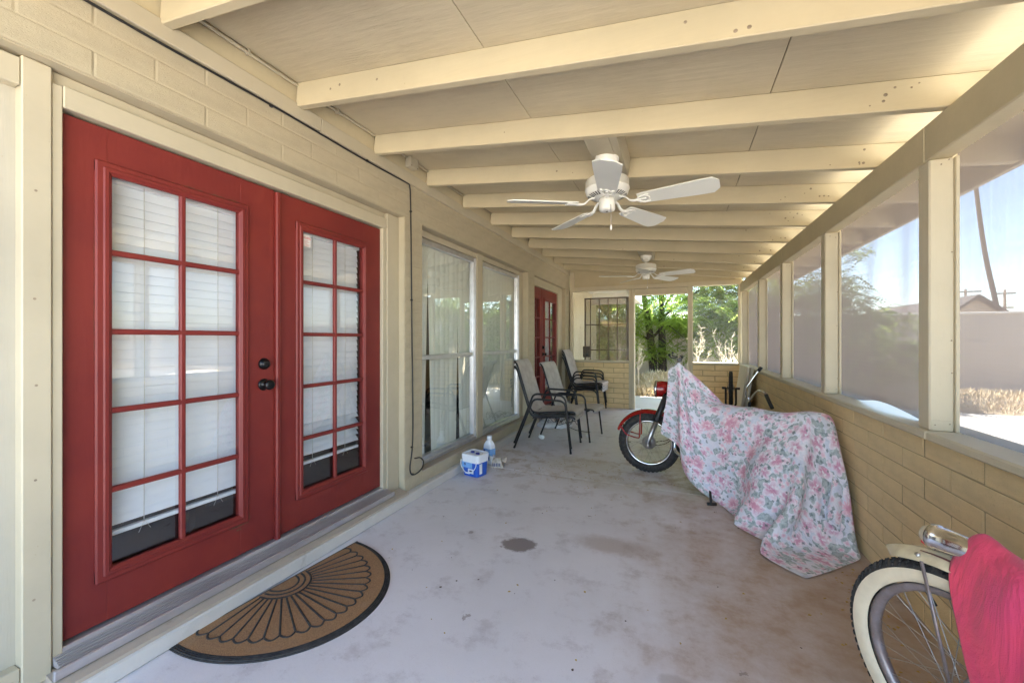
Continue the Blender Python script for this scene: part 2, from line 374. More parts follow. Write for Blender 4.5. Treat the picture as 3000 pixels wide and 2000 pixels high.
# ------------------------------------------------------------------ geometry helpers
class MB:
    def __init__(s): s.v = []; s.f = []; s.sm = []
    def add(s, vs, fs, smooth=False):
        o = len(s.v); s.v += [tuple(p) for p in vs]; s.f += [tuple(i + o for i in f) for f in fs]; s.sm += [smooth]*len(fs); return s
    def box(s, x0, x1, y0, y1, z0, z1, c=0.0, mat=None):
        if x0 > x1: x0, x1 = x1, x0
        if y0 > y1: y0, y1 = y1, y0
        if z0 > z1: z0, z1 = z1, z0
        c = min(c, (x1-x0)*.45, (y1-y0)*.45, (z1-z0)*.45)
        if c <= 0:
            vs = [(x, y, z) for x in (x0, x1) for y in (y0, y1) for z in (z0, z1)]
            fs = [(0, 1, 3, 2), (4, 6, 7, 5), (0, 4, 5, 1), (2, 3, 7, 6), (0, 2, 6, 4), (1, 5, 7, 3)]
        else:
            vs = []; 
            for X, Y, Z in [(x, y, z) for x in (0, 1) for y in (0, 1) for z in (0, 1)]:
                px, py, pz = (x0, x1)[X], (y0, y1)[Y], (z0, z1)[Z]
                sx, sy, sz = (1, -1)[X]*c, (1, -1)[Y]*c, (1, -1)[Z]*c
                vs += [(px, py+sy, pz+sz), (px+sx, py, pz+sz), (px+sx, py+sy, pz)]
            I = lambda X, Y, Z, k: (X*4 + Y*2 + Z)*3 + k
            fs = []
            for X in (0, 1): fs.append([I(X, 0, 0, 0), I(X, 0, 1, 0), I(X, 1, 1, 0), I(X, 1, 0, 0)][::(1 if X == 0 else -1)])
            for Y in (0, 1): fs.append([I(0, Y, 0, 1), I(1, Y, 0, 1), I(1, Y, 1, 1), I(0, Y, 1, 1)][::(1 if Y == 0 else -1)])
            for Z in (0, 1): fs.append([I(0, 0, Z, 2), I(0, 1, Z, 2), I(1, 1, Z, 2), I(1, 0, Z, 2)][::(1 if Z == 0 else -1)])
            for a in (0, 1):
                for b_ in (0, 1):
                    fs.append([I(a, b_, 0, 0), I(a, b_, 0, 1), I(a, b_, 1, 1), I(a, b_, 1, 0)])
                    fs.append([I(a, 0, b_, 0), I(a, 0, b_, 2), I(a, 1, b_, 2), I(a, 1, b_, 0)])
                    fs.append([I(0, a, b_, 1), I(0, a, b_, 2), I(1, a, b_, 2), I(1, a, b_, 1)])
            for X in (0, 1):
                for Y in (0, 1):
                    for Z in (0, 1): fs.append([I(X, Y, Z, 0), I(X, Y, Z, 1), I(X, Y, Z, 2)])
        if mat is not None: vs = [mat @ Vector(p) for p in vs]
        return s.add(vs, fs)
    def tube(s, path, r, n=8, caps=True, flat=1.0, up=None):
        path = [Vector(p) for p in path]; k = len(path)
        rs = r if isinstance(r, (list, tuple)) else [r]*k
        t0 = (path[1]-path[0]).normalized()
        u = Vector(up) if up else (Vector((0, 0, 1)) if abs(t0.z) < .9 else Vector((1, 0, 0)))
        vs = []; 
        for i, p in enumerate(path):
            t = (path[min(i+1, k-1)] - path[max(i-1, 0)]).normalized()
            u = (u - t*u.dot(t)); u = u.normalized() if u.length > 1e-6 else t.orthogonal().normalized()
            w = t.cross(u)
            for j in range(n):
                a = 2*math.pi*j/n
                vs.append(p + (u*math.cos(a)*flat + w*math.sin(a))*rs[i])
        fs = [(i*n+j, i*n+(j+1) % n, (i+1)*n+(j+1) % n, (i+1)*n+j) for i in range(k-1) for j in range(n)]
        s.add(vs, fs, True)
        if caps:
            o = len(s.v) - len(vs)
            s.f += [tuple(o+j for j in range(n))[::-1], tuple(o+(k-1)*n+j for j in range(n))]; s.sm += [False, False]
        return s
    def lathe(s, prof, center=(0, 0, 0), n=24, axis='z', a0=0.0, a1=2*math.pi, mat=None):
        closed = abs(a1-a0-2*math.pi) < 1e-6; m = n if closed else n+1
        vs = []
        for (r, h) in prof:
            for j in range(m):
                a = a0 + (a1-a0)*j/n; c_, s_ = r*math.cos(a), r*math.sin(a)
                p = {'z': (c_, s_, h), 'y': (c_, h, s_), 'x': (h, c_, s_)}[axis]
                vs.append(Vector(p) + Vector(center))
        if mat is not None: vs = [mat @ p for p in vs]
        fs = []
        for i in range(len(prof)-1):
            for j in range(n):
                j2 = (j+1) % m
                fs.append((i*m+j, i*m+j2, (i+1)*m+j2, (i+1)*m+j))
        return s.add(vs, fs, True)
    def torus(s, center, Rr, rr, n=48, k=10, axis='y', mat=None, sq=1.0):
        prof = [(Rr + rr*math.cos(2*math.pi*i/k), rr*sq*math.sin(2*math.pi*i/k)) for i in range(k+1)]
        return s.lathe(prof, center, n, axis, mat=mat)
    def grid(s, P, smooth=True):
        h = len(P); w = len(P[0]); vs = [p for row in P for p in row]
        return s.add(vs, [(i*w+j, i*w+j+1, (i+1)*w+j+1, (i+1)*w+j) for i in range(h-1) for j in range(w-1)], smooth)
    def mesh(s, name):
        me = bpy.data.meshes.new(name); me.from_pydata(s.v, [], s.f); me.polygons.foreach_set('use_smooth', s.sm); me.update(); return me
    def build(s, name, mat, parent=None, auto=False):
        return link(name, s.mesh(name), mat, parent)
def fixn(me):
    b = bmesh.new(); b.from_mesh(me); bmesh.ops.recalc_face_normals(b, faces=b.faces); b.to_mesh(me); b.free()
def link(name, me, mat, parent=None):
    if mat is not None and not me.materials:
        fixn(me); me.materials.append(M[mat] if isinstance(mat, str) else mat)
    o = bpy.data.objects.new(name, me); COL.objects.link(o)
    if parent: par(o, parent)
    return o
def top(o):
    while o.parent: o = o.parent
    return o
def par(o, p):
    # meshes are written in the frame of their top-level thing's 'frame' (world for unique things)
    o.parent = p
    if p.name in INV:                    # world-space mesh under an Empty that is not at the origin
        o.matrix_parent_inverse = INV[p.name]; INV[o.name] = Matrix.Identity(4)
INV = {}
def thing(name, label, cat, loc=(0, 0, 0), rz=0, group=None, world=True):
    e = bpy.data.objects.new(name, None); COL.objects.link(e); e.empty_display_size = .1
    e.location = loc; e.rotation_euler = (0, 0, rz)
    if world:
        INV[e.name] = (Matrix.Translation(Vector(loc)) @ Matrix.Rotation(rz, 4, 'Z')).inverted()
    tag(e, label, cat, group); return e
def tag(o, label=None, cat=None, group=None, kind=None):
    for k, v in (('label', label), ('category', cat), ('group', group), ('kind', kind)):
        if v: o[k] = v
    return o
def copy_tree(o, parent=None):
    c = o.copy(); COL.objects.link(c); c.parent = parent
    for ch in list(o.children): copy_tree(ch, c)
    return c
def arc(cx, cz, r, a0, a1, n=5): return [(cx + r*math.cos(R(a0+(a1-a0)*i/n)), cz + r*math.sin(R(a0+(a1-a0)*i/n))) for i in range(n+1)]
def smooth_path(pts, n=6):
    P = [Vector(p) for p in pts]; out = []
    for i in range(len(P)-1):
        p0, p1, p2, p3 = P[max(i-1, 0)], P[i], P[i+1], P[min(i+2, len(P)-1)]
        for k in range(n):
            t = k/n
            out.append(.5*((2*p1) + (p2-p0)*t + (2*p0-5*p1+4*p2-p3)*t*t + (3*p1-p0-3*p2+p3)*t**3))
    out.append(P[-1]); return out

# ================================================================== SETTING
YE = 8.2                                  # inner face of the end wall
def grid_plane(x0, x1, y0, y1, z, nx=1, ny=1):
    m = MB(); m.grid([[(x0+(x1-x0)*i/nx, y0+(y1-y0)*j/ny, z) for i in range(nx+1)] for j in range(ny+1)], False); return m
tag(grid_plane(-250, 250, -250, 250, -.06).build('ground', 'yard_dirt'), 'bare tan dirt of the yard around the patio', 'ground', kind='structure')
m = MB(); m.box(1.4, 30, -12, 10.3, -.3, -.02); m.box(-3.2, 1.4, YE+.12, 10.3, -.3, -.021); m.box(-12, 1.4, -12, -3.01, -.3, -.022)
tag(m.build('patio_slab', 'patio_concrete'), 'sunlit bare concrete patio slab outside the porch', 'patio', kind='structure')
# porch floor: two pours with an open joint between them
m = MB(); m.box(-2.6, 1.38, -3, 3.893, -.3, 0, .0015); m.box(-2.6, 1.38, 3.905, YE+.12, -.3, 0, .0015)
pf = tag(m.build('porch_floor', 'floor_concrete'), 'painted grey concrete porch floor with brown dirt stains', 'floor', kind='structure')
link('joint_filler', MB().box(-2.6, 1.38, 3.8935, 3.9045, -.2, -.006).mesh('joint_filler'), 'litter', pf)

# ------------------------------------------------------------------ slump blocks
BH, BL = .1016, .406
def block_mesh(name, seed, j):
    rr = random.Random(seed); m = MB()
    m.box(0, 1, 0, 1, 0, 1, .0)
    # chamfered unit block with sagging, uneven face (local x = out of wall is -x side at 0)
    m = MB(); n = 4
    P = []
    zs = [0, .07, .5, .93, 1]
    ys = [0, .018, .33, .66, .982, 1]
    for z in zs:
        row = []
        for y in ys:
            e = 1 if (z in (0, 1) or y in (0, 1)) else 0
            row.append(((.75*j if e else rr.uniform(-.22, .22)*j - (.25*j if z == .5 else 0)), y, z + (rr.uniform(-.02, .02) if not e else 0)))
        P.append(row)
    m.grid(P, False)
    return m.mesh(name)
BM = {}
def blocks(parent, mat, origin, udir, length_ranges, z0, z1, relief, out, seed, gap=.006, cut_first=0.0):
    """lay running-bond blocks: origin = point on the wall face, udir = unit vector along the wall, out = unit vector out of it"""
    rr = random.Random(seed); o3 = Vector(origin); u = Vector(udir); w = Vector(out)
    key = (mat, relief)
    if key not in BM:
        BM[key] = []
        for k in range(4):
            me = block_mesh('block', 100+k, relief); BM[key].append(me)
    rows = int(round((z1-z0)/BH))
    objs = []
    for r in range(rows):
        za = z0 + r*BH
        for (a, b_) in length_ranges:
            off = (r % 2)*BL*.5 + cut_first
            k = math.floor((a-off)/BL)
            y = off + k*BL
            while y < b_-.02:
                ya, yb = max(y, a), min(y+BL, b_)
                if yb-ya > .03:
                    ln = yb-ya-gap; hh = BH-gap
                    me = rr.choice(BM[key])
                    o = link('block', me, mat)
                    p = o3 + u*(ya+gap/2) + Vector((0, 0, za+gap/2)) + w*rr.uniform(-.0015, .0015)
                    # local x axis (depth) -> -out, y -> along, z -> up
                    X = -w; Mx = Matrix(((X.x, u.x*ln, 0, p.x), (X.y, u.y*ln, 0, p.y), (0, 0, hh, p.z), (0, 0, 0, 1)))
                    o.parent = parent; o.matrix_basis = Mx
                    objs.append(o)
                y += BL
    return objs
def fixme():
    for ms in BM.values():
        for me in ms: pass

# ------------------------------------------------------------------ HOUSE (left)
WX = -2.14
house = thing('house', 'cream painted block house wall with red french doors along the porch', 'house', (WX, 3.5, 0))
wall = MB()
cx0, cx1 = -2.34, WX-.0022
wall.box(cx0, cx1, 2.753, 3.0, .085, 2.42); wall.box(cx0, cx1, 5.75, 6.03, .085, 2.42); wall.box(cx0, cx1, 7.9, 11.2, .085, 2.42)
wall.box(cx0, cx1, 3.0, 5.75, .085, .1866-.006)
wall.box(cx0, cx1, -3, 11.2, 2.42, 2.98)
wallo = wall.build('wall', 'mortar', house)
wallo.matrix_parent_inverse = INV[house.name]
def hb(ranges, z0, z1, seed): blocks(wallo, 'block_paint', (WX, 0, 0), (0, 1, 0), ranges, z0, z1, .0022, (1, 0, 0), seed, .002)
Z0 = 2.42-23*BH
hb([(2.753, 3.0), (5.75, 6.03), (7.9, 8.17)], Z0, 2.42, 3)
hb([(3.0, 5.75)], Z0, Z0+BH, 4)
hb([(.2, 8.17)], 2.42, 2.42+3*BH, 5)
MB().box(-2.6, -2.085, -3, 8.17, .0005, .082, .01).build('footing', 'footing', house)
# reveal returns (block sides inside the openings)
t = MB()
t.box(-2.34, -2.146, 2.7475, 2.7525, .19, 2.42); t.box(-2.34, -2.146, 5.7445, 5.7495, .19, 2.42); t.box(-2.34, -2.146, 7.8945, 7.8995, .09, 2.42)
t.box(-2.34, -2.148, -.6, 7.9, 2.4145, 2.4195)
t.build('opening_return', 'block_paint', house)
# ledge under the windows (painted concrete top)
MB().box(-2.34, -2.137, 3.003, 5.743, .182, .197, .004).build('window_ledge', 'sill_wood', house)
# ledger trim, blocking
t = MB(); t.box(WX-.01, WX+.024, -1.2, 1.88, 2.712, 2.802, .004); t.box(WX-.01, WX+.023, 1.884, 4.2, 2.709, 2.800, .004); t.box(WX-.01, WX+.024, 4.204, YE-.03, 2.711, 2.801, .004)
t.build('ledger_trim', 'trim_paint', house)
MB().box(WX-.02, WX+.008, -1.2, YE, 2.80, 3.0).build('ledger_board', 'rafter_paint', house)

# left infill panel with battens, door frame
t = MB(); t.box(-2.27, -2.245, -.7, .66, .13, 2.40); t.build('siding_panel', 'siding_paint', house)
t = MB(); t.box(-2.25, -2.195, .640, .717, .10, 2.412, .004); t.box(-2.25, -2.198, -.7, .6395, 2.30, 2.40, .004)
t.box(-2.25, -2.2, -.7, .6395, .10, .19, .004)
t.build('casing', 'trim_paint', house)
t = MB(); t.box(-2.29, -2.203, .7175, .748, .13, 2.36, .003); t.build('jamb', 'trim_paint', house)
t = MB(); t.box(-2.29, -2.203, 2.556, 2.60, .13, 2.30, .003); t.build('jamb', 'trim_paint', house)
t = MB(); t.box(-2.29, -2.198, 2.601, 2.7465, .09, 2.412, .004); t.build('casing', 'trim_paint', house)
t = MB(); t.box(-2.29, -2.199, .7485, 2.6005, 2.279, 2.365, .004); t.box(-2.31, -2.225, .7175, 2.6005, 2.366, 2.413, .003); t.build('head_casing', 'trim_paint', house)
t = MB()                                                     # nail heads on the casings
for (y, z) in ((.675, 1.93), (.672, 1.53), (.676, 1.21), (.674, .86), (.67, .42), (2.578, 2.1), (2.578, 1.7), (2.578, 1.2)):
    t.lathe([(.0, -2.194 if y < 1 else -2.2015), (.0045, -2.1945 if y < 1 else -2.202)], (0, y, z), 8, 'x')
t.build('nail_heads', 'nail', house)
# sloped wooden sill and aluminium threshold
t = MB(); t.add([(-2.30, .70, .083), (-2.087, .70, .083), (-2.087, .70, .098), (-2.30, .70, .140), (-2.30, 2.74, .083), (-2.087, 2.74, .083), (-2.087, 2.74, .098), (-2.30, 2.74, .140)],
    [(0, 1, 2, 3), (4, 7, 6, 5), (1, 5, 6, 2), (2, 6, 7, 3), (3, 7, 4, 0), (0, 4, 5, 1)]); t.build('door_sill', 'sill_wood', house)
t = MB(); t.box(-2.29, -2.205, .72, 2.595, .14, .186, .003)
for k in range(5): t.box(-2.204+.012*k, -2.197+.012*k, .72, 2.595, .135, .168-.004*k, .001)
t.box(-2.144, -2.128, .70, 2.61, .112, .150, .003); t.build('threshold', 'alum_track', house)

DX = -2.23
def french_leaf(y0, y1, gy0, gy1, z0, z1, gz0, gz1, knob=None, knob_side=1, cols=2, rows=5, x=DX, astr=None):
    lm = MB()
    th = .042
    lm.box(x-th, x, y0, gy0, z0, z1, .002); lm.box(x-th, x, gy1, y1, z0, z1, .002)
    lm.box(x-th, x-.0003, gy0-.001, gy1+.001, z0, gz0, .0); lm.box(x-th, x-.0003, gy0-.001, gy1+.001, gz1, z1, .0)
    leaf = lm.build('french_door', 'red_paint', house)
    # raised lite moulding
    f = MB(); a, b_ = .042, .012
    for (p, q, r_, s_) in ((gy0-a, gy0+b_, gz0-a, gz1+a), (gy1-b_, gy1+a, gz0-a, gz1+a)):
        f.box(x-.01, x+.013, p, q, r_, s_, .006)
    f.box(x-.01, x+.0125, gy0-a, gy1+a, gz0-a, gz0+b_, .006); f.box(x-.01, x+.0125, gy0-a, gy1+a, gz1-b_, gz1+a, .006)
    for (p, q, r_, s_) in ((gy0-a*.45, gy0+b_*.3, gz0-a*.45, gz1+a*.45), (gy1-b_*.3, gy1+a*.45, gz0-a*.45, gz1+a*.45)):
        f.box(x-.01, x+.018, p, q, r_, s_, .005)
    f.box(x-.01, x+.0175, gy0-a*.45, gy1+a*.45, gz0-a*.45, gz0+b_*.3, .005); f.box(x-.01, x+.0175, gy0-a*.45, gy1+a*.45, gz1-b_*.3, gz1+a*.45, .005)
    link('lite_moulding', f.mesh('lite_moulding'), 'red_paint', leaf)
    pw = (gy1-gy0)/cols; ph = (gz1-gz0)/rows
    for c in range(1, cols): link('muntin', MB().box(x-.016, x+.008, gy0+c*pw-.012, gy0+c*pw+.012, gz0+.006, gz1-.006, .005).mesh('muntin'), 'red_paint', leaf)
    for r in range(1, rows): link('muntin', MB().box(x-.016, x+.0085, gy0+.006, gy1-.006, gz0+r*ph-.012, gz0+r*ph+.012, .005).mesh('muntin'), 'red_paint', leaf)
    for c in range(cols):
        for r in range(rows):
            g = MB(); a0, a1 = gy0+c*pw+.002, gy0+(c+1)*pw-.002; b0, b1 = gz0+r*ph+.002, gz0+(r+1)*ph-.002
            g.add([(x-.018, a0, b0), (x-.018, a1, b0), (x-.018, a1, b1), (x-.018, a0, b1)], [(0, 1, 2, 3)])
            link('pane', g.mesh('pane'), 'glass', leaf)
    if knob:
        for (kz, kind) in knob[1]:
            k = MB(); c = (x, knob[0], kz)
            if kind == 'knob':
                k.lathe([(.0, .0), (.034, .0), (.034, .006), (.028, .010), (.014, .014), (.012, .034), (.022, .040), (.029, .050), (.029, .058), (.022, .066), (.010, .069), (0, .069)], c, 20, 'x')
            else:
                k.lathe([(.0, .0), (.033, .0), (.033, .008), (.027, .016), (.022, .020), (.022, .028), (.012, .030), (0, .029)], c, 20, 'x')
            link('door_knob' if kind == 'knob' else 'deadbolt', k.mesh(kind), 'bronze_black', leaf)
    return leaf
lf = french_leaf(.7525, 1.640, .889, 1.442, .195, 2.268, .405, 2.085, (1.575, ((1.238, 'bolt'), (1.118, 'knob'))))
rf = french_leaf(1.672, 2.553, 1.824, 2.372, .195, 2.268, .405, 2.085)
link('astragal', MB().box(DX-.03, DX+.020, 1.643, 1.671, .175, 2.262, .006).mesh('astragal'), 'red_paint', rf)
french_leaf(6.06, 6.652, 6.17, 6.53, .195, 2.268, .405, 2.085)
lf2 = french_leaf(6.665, 7.585, 6.80, 7.45, .195, 2.268, .405, 2.085, (6.72, ((1.238, 'bolt'), (1.118, 'knob'))))
t = MB(); t.box(-2.29, -2.2, 7.59, 7.72, .09, 2.412, .004); t.build('casing', 'trim_paint', house)
t = MB(); t.box(-2.29, -2.21, 7.7205, 7.893, .09, 2.41, .004); t.build('casing', 'trim_paint', house)
t = MB(); t.box(-2.29, -2.2, 6.035, 7.589, 2.279, 2.411, .004); t.build('head_casing', 'trim_paint', house)
t = MB(); t.box(-2.30, -2.09, 6.04, 7.88, .0835, .145, .004); t.build('door_sill', 'sill_wood', house)
t = MB(); t.box(-2.29, -2.13, 6.06, 7.60, .1455, .18, .004); t.build('threshold', 'alum_track', house)

# paint worn down to bare wood along the moulding edges
def worn(leaf, runs, seed):
    g = random.Random(seed); m = MB()
    for (ya, za, yb, zb_, w_) in runs:
        n = 26; top_ = []; bot_ = []
        for k in range(n+1):
            f = k/n; y = ya+(yb-ya)*f; z = za+(zb_-za)*f; e = w_*g.uniform(.1, 1.0)*math.sin(math.pi*f)**.4
            d = (0, 1) if abs(yb-ya) > abs(zb_-za) else (1, 0)
            top_.append((DX+.0009, y+d[0]*e, z+d[1]*e)); bot_.append((DX+.0009, y-d[0]*e*.5, z-d[1]*e*.5))
        m.grid([bot_, top_], False)
    link('worn_paint', m.mesh('worn_paint'), 'bare_wood', leaf)
worn(lf, [(1.10, 2.1285, 1.46, 2.1285, .0055), (1.38, .356, 1.49, .356, .010), (1.489, .36, 1.489, .41, .006), (1.42, .335, 1.45, .335, .012), (.846, 1.2, .846, 2.0, .0018)], 4)
worn(rf, [(1.98, 2.1285, 2.20, 2.1285, .006), (1.781, 1.15, 1.781, 1.75, .002)], 5)

# warning sticker on the right leaf, top left pane
def text_mesh(txt, size):
    c = bpy.data.curves.new('txt', 'FONT'); c.body = txt; c.size = size; c.extrude = 0.0002; c.resolution_u = 2
    o = bpy.data.objects.new('txt', c); COL.objects.link(o)
    dg = bpy.context.evaluated_depsgraph_get(); me = bpy.data.meshes.new_from_object(o.evaluated_get(dg))
    bpy.data.objects.remove(o); bpy.data.curves.remove(c)
    return me
MB().box(DX-.0176, DX-.0166, 1.829, 1.908, 1.985, 2.063).build('warning_sticker', 'sticker_white', rf)
def put_text(txt, size, mat, parent, Mx):
    me = text_mesh(txt, size); me.transform(Mx); me.materials.clear()
    me.materials.append(M[mat]); o = bpy.data.objects.new('lettering', me); COL.objects.link(o); par(o, parent); return o
TX = lambda x, y, z: Matrix(((0, 0, 1, x), (1, 0, 0, y), (0, 1, 0, z), (0, 0, 0, 1)))
put_text('WARNING', .0205, 'sticker_red', rf, TX(DX-.0162, 1.833, 2.034) @ Matrix.Diagonal((.80, 1.1, 1, 1)))
s = MB()
for k, w_ in enumerate((.055, .066, .05, .068, .06)): s.box(DX-.0165, DX-.0161, 1.834, 1.834+w_, 2.024-.008*k-.0018, 2.024-.008*k)
s.build('fine_print', 'sticker_red', rf)

# ------------------------------------------------------------------ windows
GX = -2.275
def window(y0, y1, z0, z1, zr):
    fm = MB(); w_ = .042
    fm.box(GX-.03, GX+.03, y0, y0+w_, z0, z1, .003); fm.box(GX-.03, GX+.03, y1-w_, y1, z0, z1, .003)
    fm.box(GX-.03, GX+.029, y0+w_, y1-w_, z0, z0+.05, .003); fm.box(GX-.03, GX+.029, y0+w_, y1-w_, z1-.05, z1, .003)
    win = fm.build('window', 'alum', house)
    s = MB(); s.box(GX+.0, GX+.045, y0-.005, y1+.005, z0-.02, z0+.014, .003); s.box(GX, GX+.036, y1-.016, y1+.008, z0+.014, z1, .002)
    link('outer_track', s.mesh('outer_track'), 'alum', win)
    link('meeting_rail', MB().box(GX-.02, GX+.022, y0+w_, y1-w_, zr-.022, zr+.022, .003).mesh('meeting_rail'), 'alum', win)
    for (a, b_) in ((z0+.045, zr-.02), (zr+.02, z1-.045)):
        g = MB().add([(GX, y0+.03, a), (GX, y1-.03, a), (GX, y1-.03, b_), (GX, y0+.03, b_)], [(0, 1, 2, 3)])
        link('pane', g.mesh('pane'), 'glass_window', win)
    return win
window(3.03, 4.215, .215, 2.345, 1.205); window(4.375, 5.60, .215, 2.345, 1.205)
t = MB(); t.box(-2.33, -2.225, 4.2235, 4.368, .198, 2.412, .004); t.build('mullion_post', 'trim_paint', house)
t = MB(); t.box(-2.33, -2.235, 5.61, 5.743, .198, 2.412, .004); t.build('casing', 'trim_paint', house)
t = MB(); t.box(-2.33, -2.236, 3.003, 4.2225, 2.352, 2.412, .004); t.box(-2.33, -2.236, 4.369, 5.609, 2.352, 2.412, .004); t.build('head_casing', 'trim_paint', house)
t = MB()
for (y, z) in ((4.25, 2.05), (4.25, 1.35), (4.25, .6), (5.64, 1.9), (5.64, 1.3)): t.lathe([(0, -2.223 if y < 5 else -2.233), (.006, -2.2245 if y < 5 else -2.2345)], (0, y, z), 8, 'x')
t.build('screw_heads', 'nail', house)

# dark rooms behind the openings
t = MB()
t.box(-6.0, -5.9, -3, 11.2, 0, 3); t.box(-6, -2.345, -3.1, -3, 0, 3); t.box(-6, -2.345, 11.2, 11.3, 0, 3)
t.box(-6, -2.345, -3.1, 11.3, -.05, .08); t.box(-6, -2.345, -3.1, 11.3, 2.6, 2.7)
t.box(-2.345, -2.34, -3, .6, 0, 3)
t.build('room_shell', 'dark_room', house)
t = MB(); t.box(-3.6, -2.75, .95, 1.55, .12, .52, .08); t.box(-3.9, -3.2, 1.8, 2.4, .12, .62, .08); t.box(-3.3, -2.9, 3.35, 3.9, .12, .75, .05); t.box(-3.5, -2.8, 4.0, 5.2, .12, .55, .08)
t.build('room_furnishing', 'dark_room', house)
# roof of the house and its eave past the end of the porch
t = MB()
t.add([(-6.2, -3.2, 3.5), (-2.0, -3.2, 2.99), (-2.0, 11.8, 2.99), (-6.2, 11.8, 3.5), (-6.2, -3.2, 3.7), (-2.0, -3.2, 3.15), (-2.0, 11.8, 3.15), (-6.2, 11.8, 3.7)], [(0, 1, 2, 3), (4, 5, 6, 7), (0, 1, 5, 4), (1, 2, 6, 5), (2, 3, 7, 6), (3, 0, 4, 7)])
t.build('roof', 'shingle', house)
t = MB(); t.box(-2.2, -.93, 10.6, 10.72, 2.30, 2.58, .01); t.box(-1.02, -.90, 8.6, 10.9, 2.30, 2.56, .01); t.box(-2.2, -.9, 8.7, 10.9, 2.58, 2.62)
t.build('side_eave', 'stucco_white', house)

# ------------------------------------------------------------------ blinds (hang inside, so things of their own)
def slat_blind(y0, y1, ztop, zbot, label, x=-2.315, messy=False):
    b_ = thing('slat_blind', label, 'blind', (x, (y0+y1)/2, zbot), group='horizontal blinds behind the door panes')
    link('head_rail', MB().box(x-.025, x+.02, y0, y1, ztop-.04, ztop, .003).mesh('head_rail'), 'slat_white', b_)
    me = None; n = int((ztop-.05-zbot-.03)/.0432)
    for k in range(n):
        z = ztop-.06-k*.0432
        tilt = R(76); extra = 0
        if messy and k > n-6: tilt = R(52); 
        ca, sa = .0245*math.cos(tilt), .0245*math.sin(tilt)
        mm = MB(); w_ = y1-y0-.01
        jy = random.uniform(-.002, .002); jz = random.uniform(-.0012, .0012) + (random.uniform(-.006, .006) if messy and k > n-6 else 0)
        # curved slat section, lower edge outwards
        sec = [(-ca, sa), (.0015, .001), (ca, -sa)]
        vs = []
        for yy, dz in ((y0+.005+jy, jz), (y1-.005+jy, -jz)):
            for (dx, dz2) in sec: vs.append((x+dx, yy, z+dz2+dz))
            for (dx, dz2) in sec[::-1]: vs.append((x+dx-.0022, yy, z+dz2+dz-.001))
        mm.add(vs, [(0, 1, 7, 6), (1, 2, 8, 7), (2, 3, 9, 8), (3, 4, 10, 9), (4, 5, 11, 10), (5, 0, 6, 11)], False)
        link('slat', mm.mesh('slat'), 'slat_white', b_)
    link('bottom_rail', MB().box(x-.012, x+.014, y0+.003, y1-.003, zbot, zbot+.02, .003).mesh('bottom_rail'), 'slat_white', b_)
    for yy in (y0+.28*(y1-y0), y0+.75*(y1-y0)):
        c = MB(); c.tube([(x+.027, yy, ztop-.03), (x+.028, yy+.001, (ztop+zbot)/2), (x+.026, yy, zbot+.02)], .0016, 5)
        c.tube([(x+.027, yy-.02, zbot-.02), (x+.03, yy, zbot+.03), (x+.027, yy+.025, zbot-.015)], .0012, 5)
        link('cord', c.mesh('cord'), 'cord', b_)
    return b_
slat_blind(.85, 1.53, 2.11, .515, 'white slat blind behind the nearest red door leaf, hung over a dark gap')
slat_blind(1.79, 2.395, 2.11, .545, 'white slat blind behind the second red door leaf with the warning sticker', messy=True)
slat_blind(6.15, 6.55, 2.11, .46, 'white slat blind behind the narrow left leaf of the far red door')
slat_blind(6.79, 7.50, 2.11, .40, 'white slat blind behind the right leaf of the far red door', messy=True)
def vane_blind(y0, y1, gaps, label):
    b_ = thing('vane_blind', label, 'blind', (-2.38, (y0+y1)/2, .2), group='vertical blinds behind the windows')
    link('head_rail', MB().box(-2.40, -2.36, y0, y1, 2.33, 2.37, .003).mesh('head_rail'), 'vane', b_)
    y = y0; k = 0
    while y < y1-.03:
        y2 = min(y+.098, y1)
        tl = bl = 0.0; tr = br = 0.0
        for (gy, wt, wb) in gaps:
            if abs(y2-gy) < .05: br = -wb*.5; tr = -wt*.5
            if abs(y-gy) < .05: bl = wb*.5; tl = wt*.5
        xo = -2.345 + .006*(k % 2) + random.uniform(-.003, .003)
        mm = MB(); rows = []
        for q in range(7):
            f = q/6; z = .235 + (2.33-.235)*f
            row = []
            for p in range(4):
                u_ = p/3
                yy = (y+bl*(1-f)+tl*f)*(1-u_) + (y2+.012+br*(1-f)+tr*f)*u_
                row.append((xo + .012*(1-(2*u_-1)**2) + .022*u_, yy, z))
            rows.append(row)
        mm.grid(rows)
        link('vane', mm.mesh('vane'), 'vane', b_)
        y = y2; k += 1
vane_blind(3.06, 4.19, [(3.35, .01, .15), (3.94, .0, .12)], 'pale vertical blind with two dark gaps in the nearer window')
vane_blind(4.40, 5.575, [], 'pale vertical blind hanging closed in the second window')

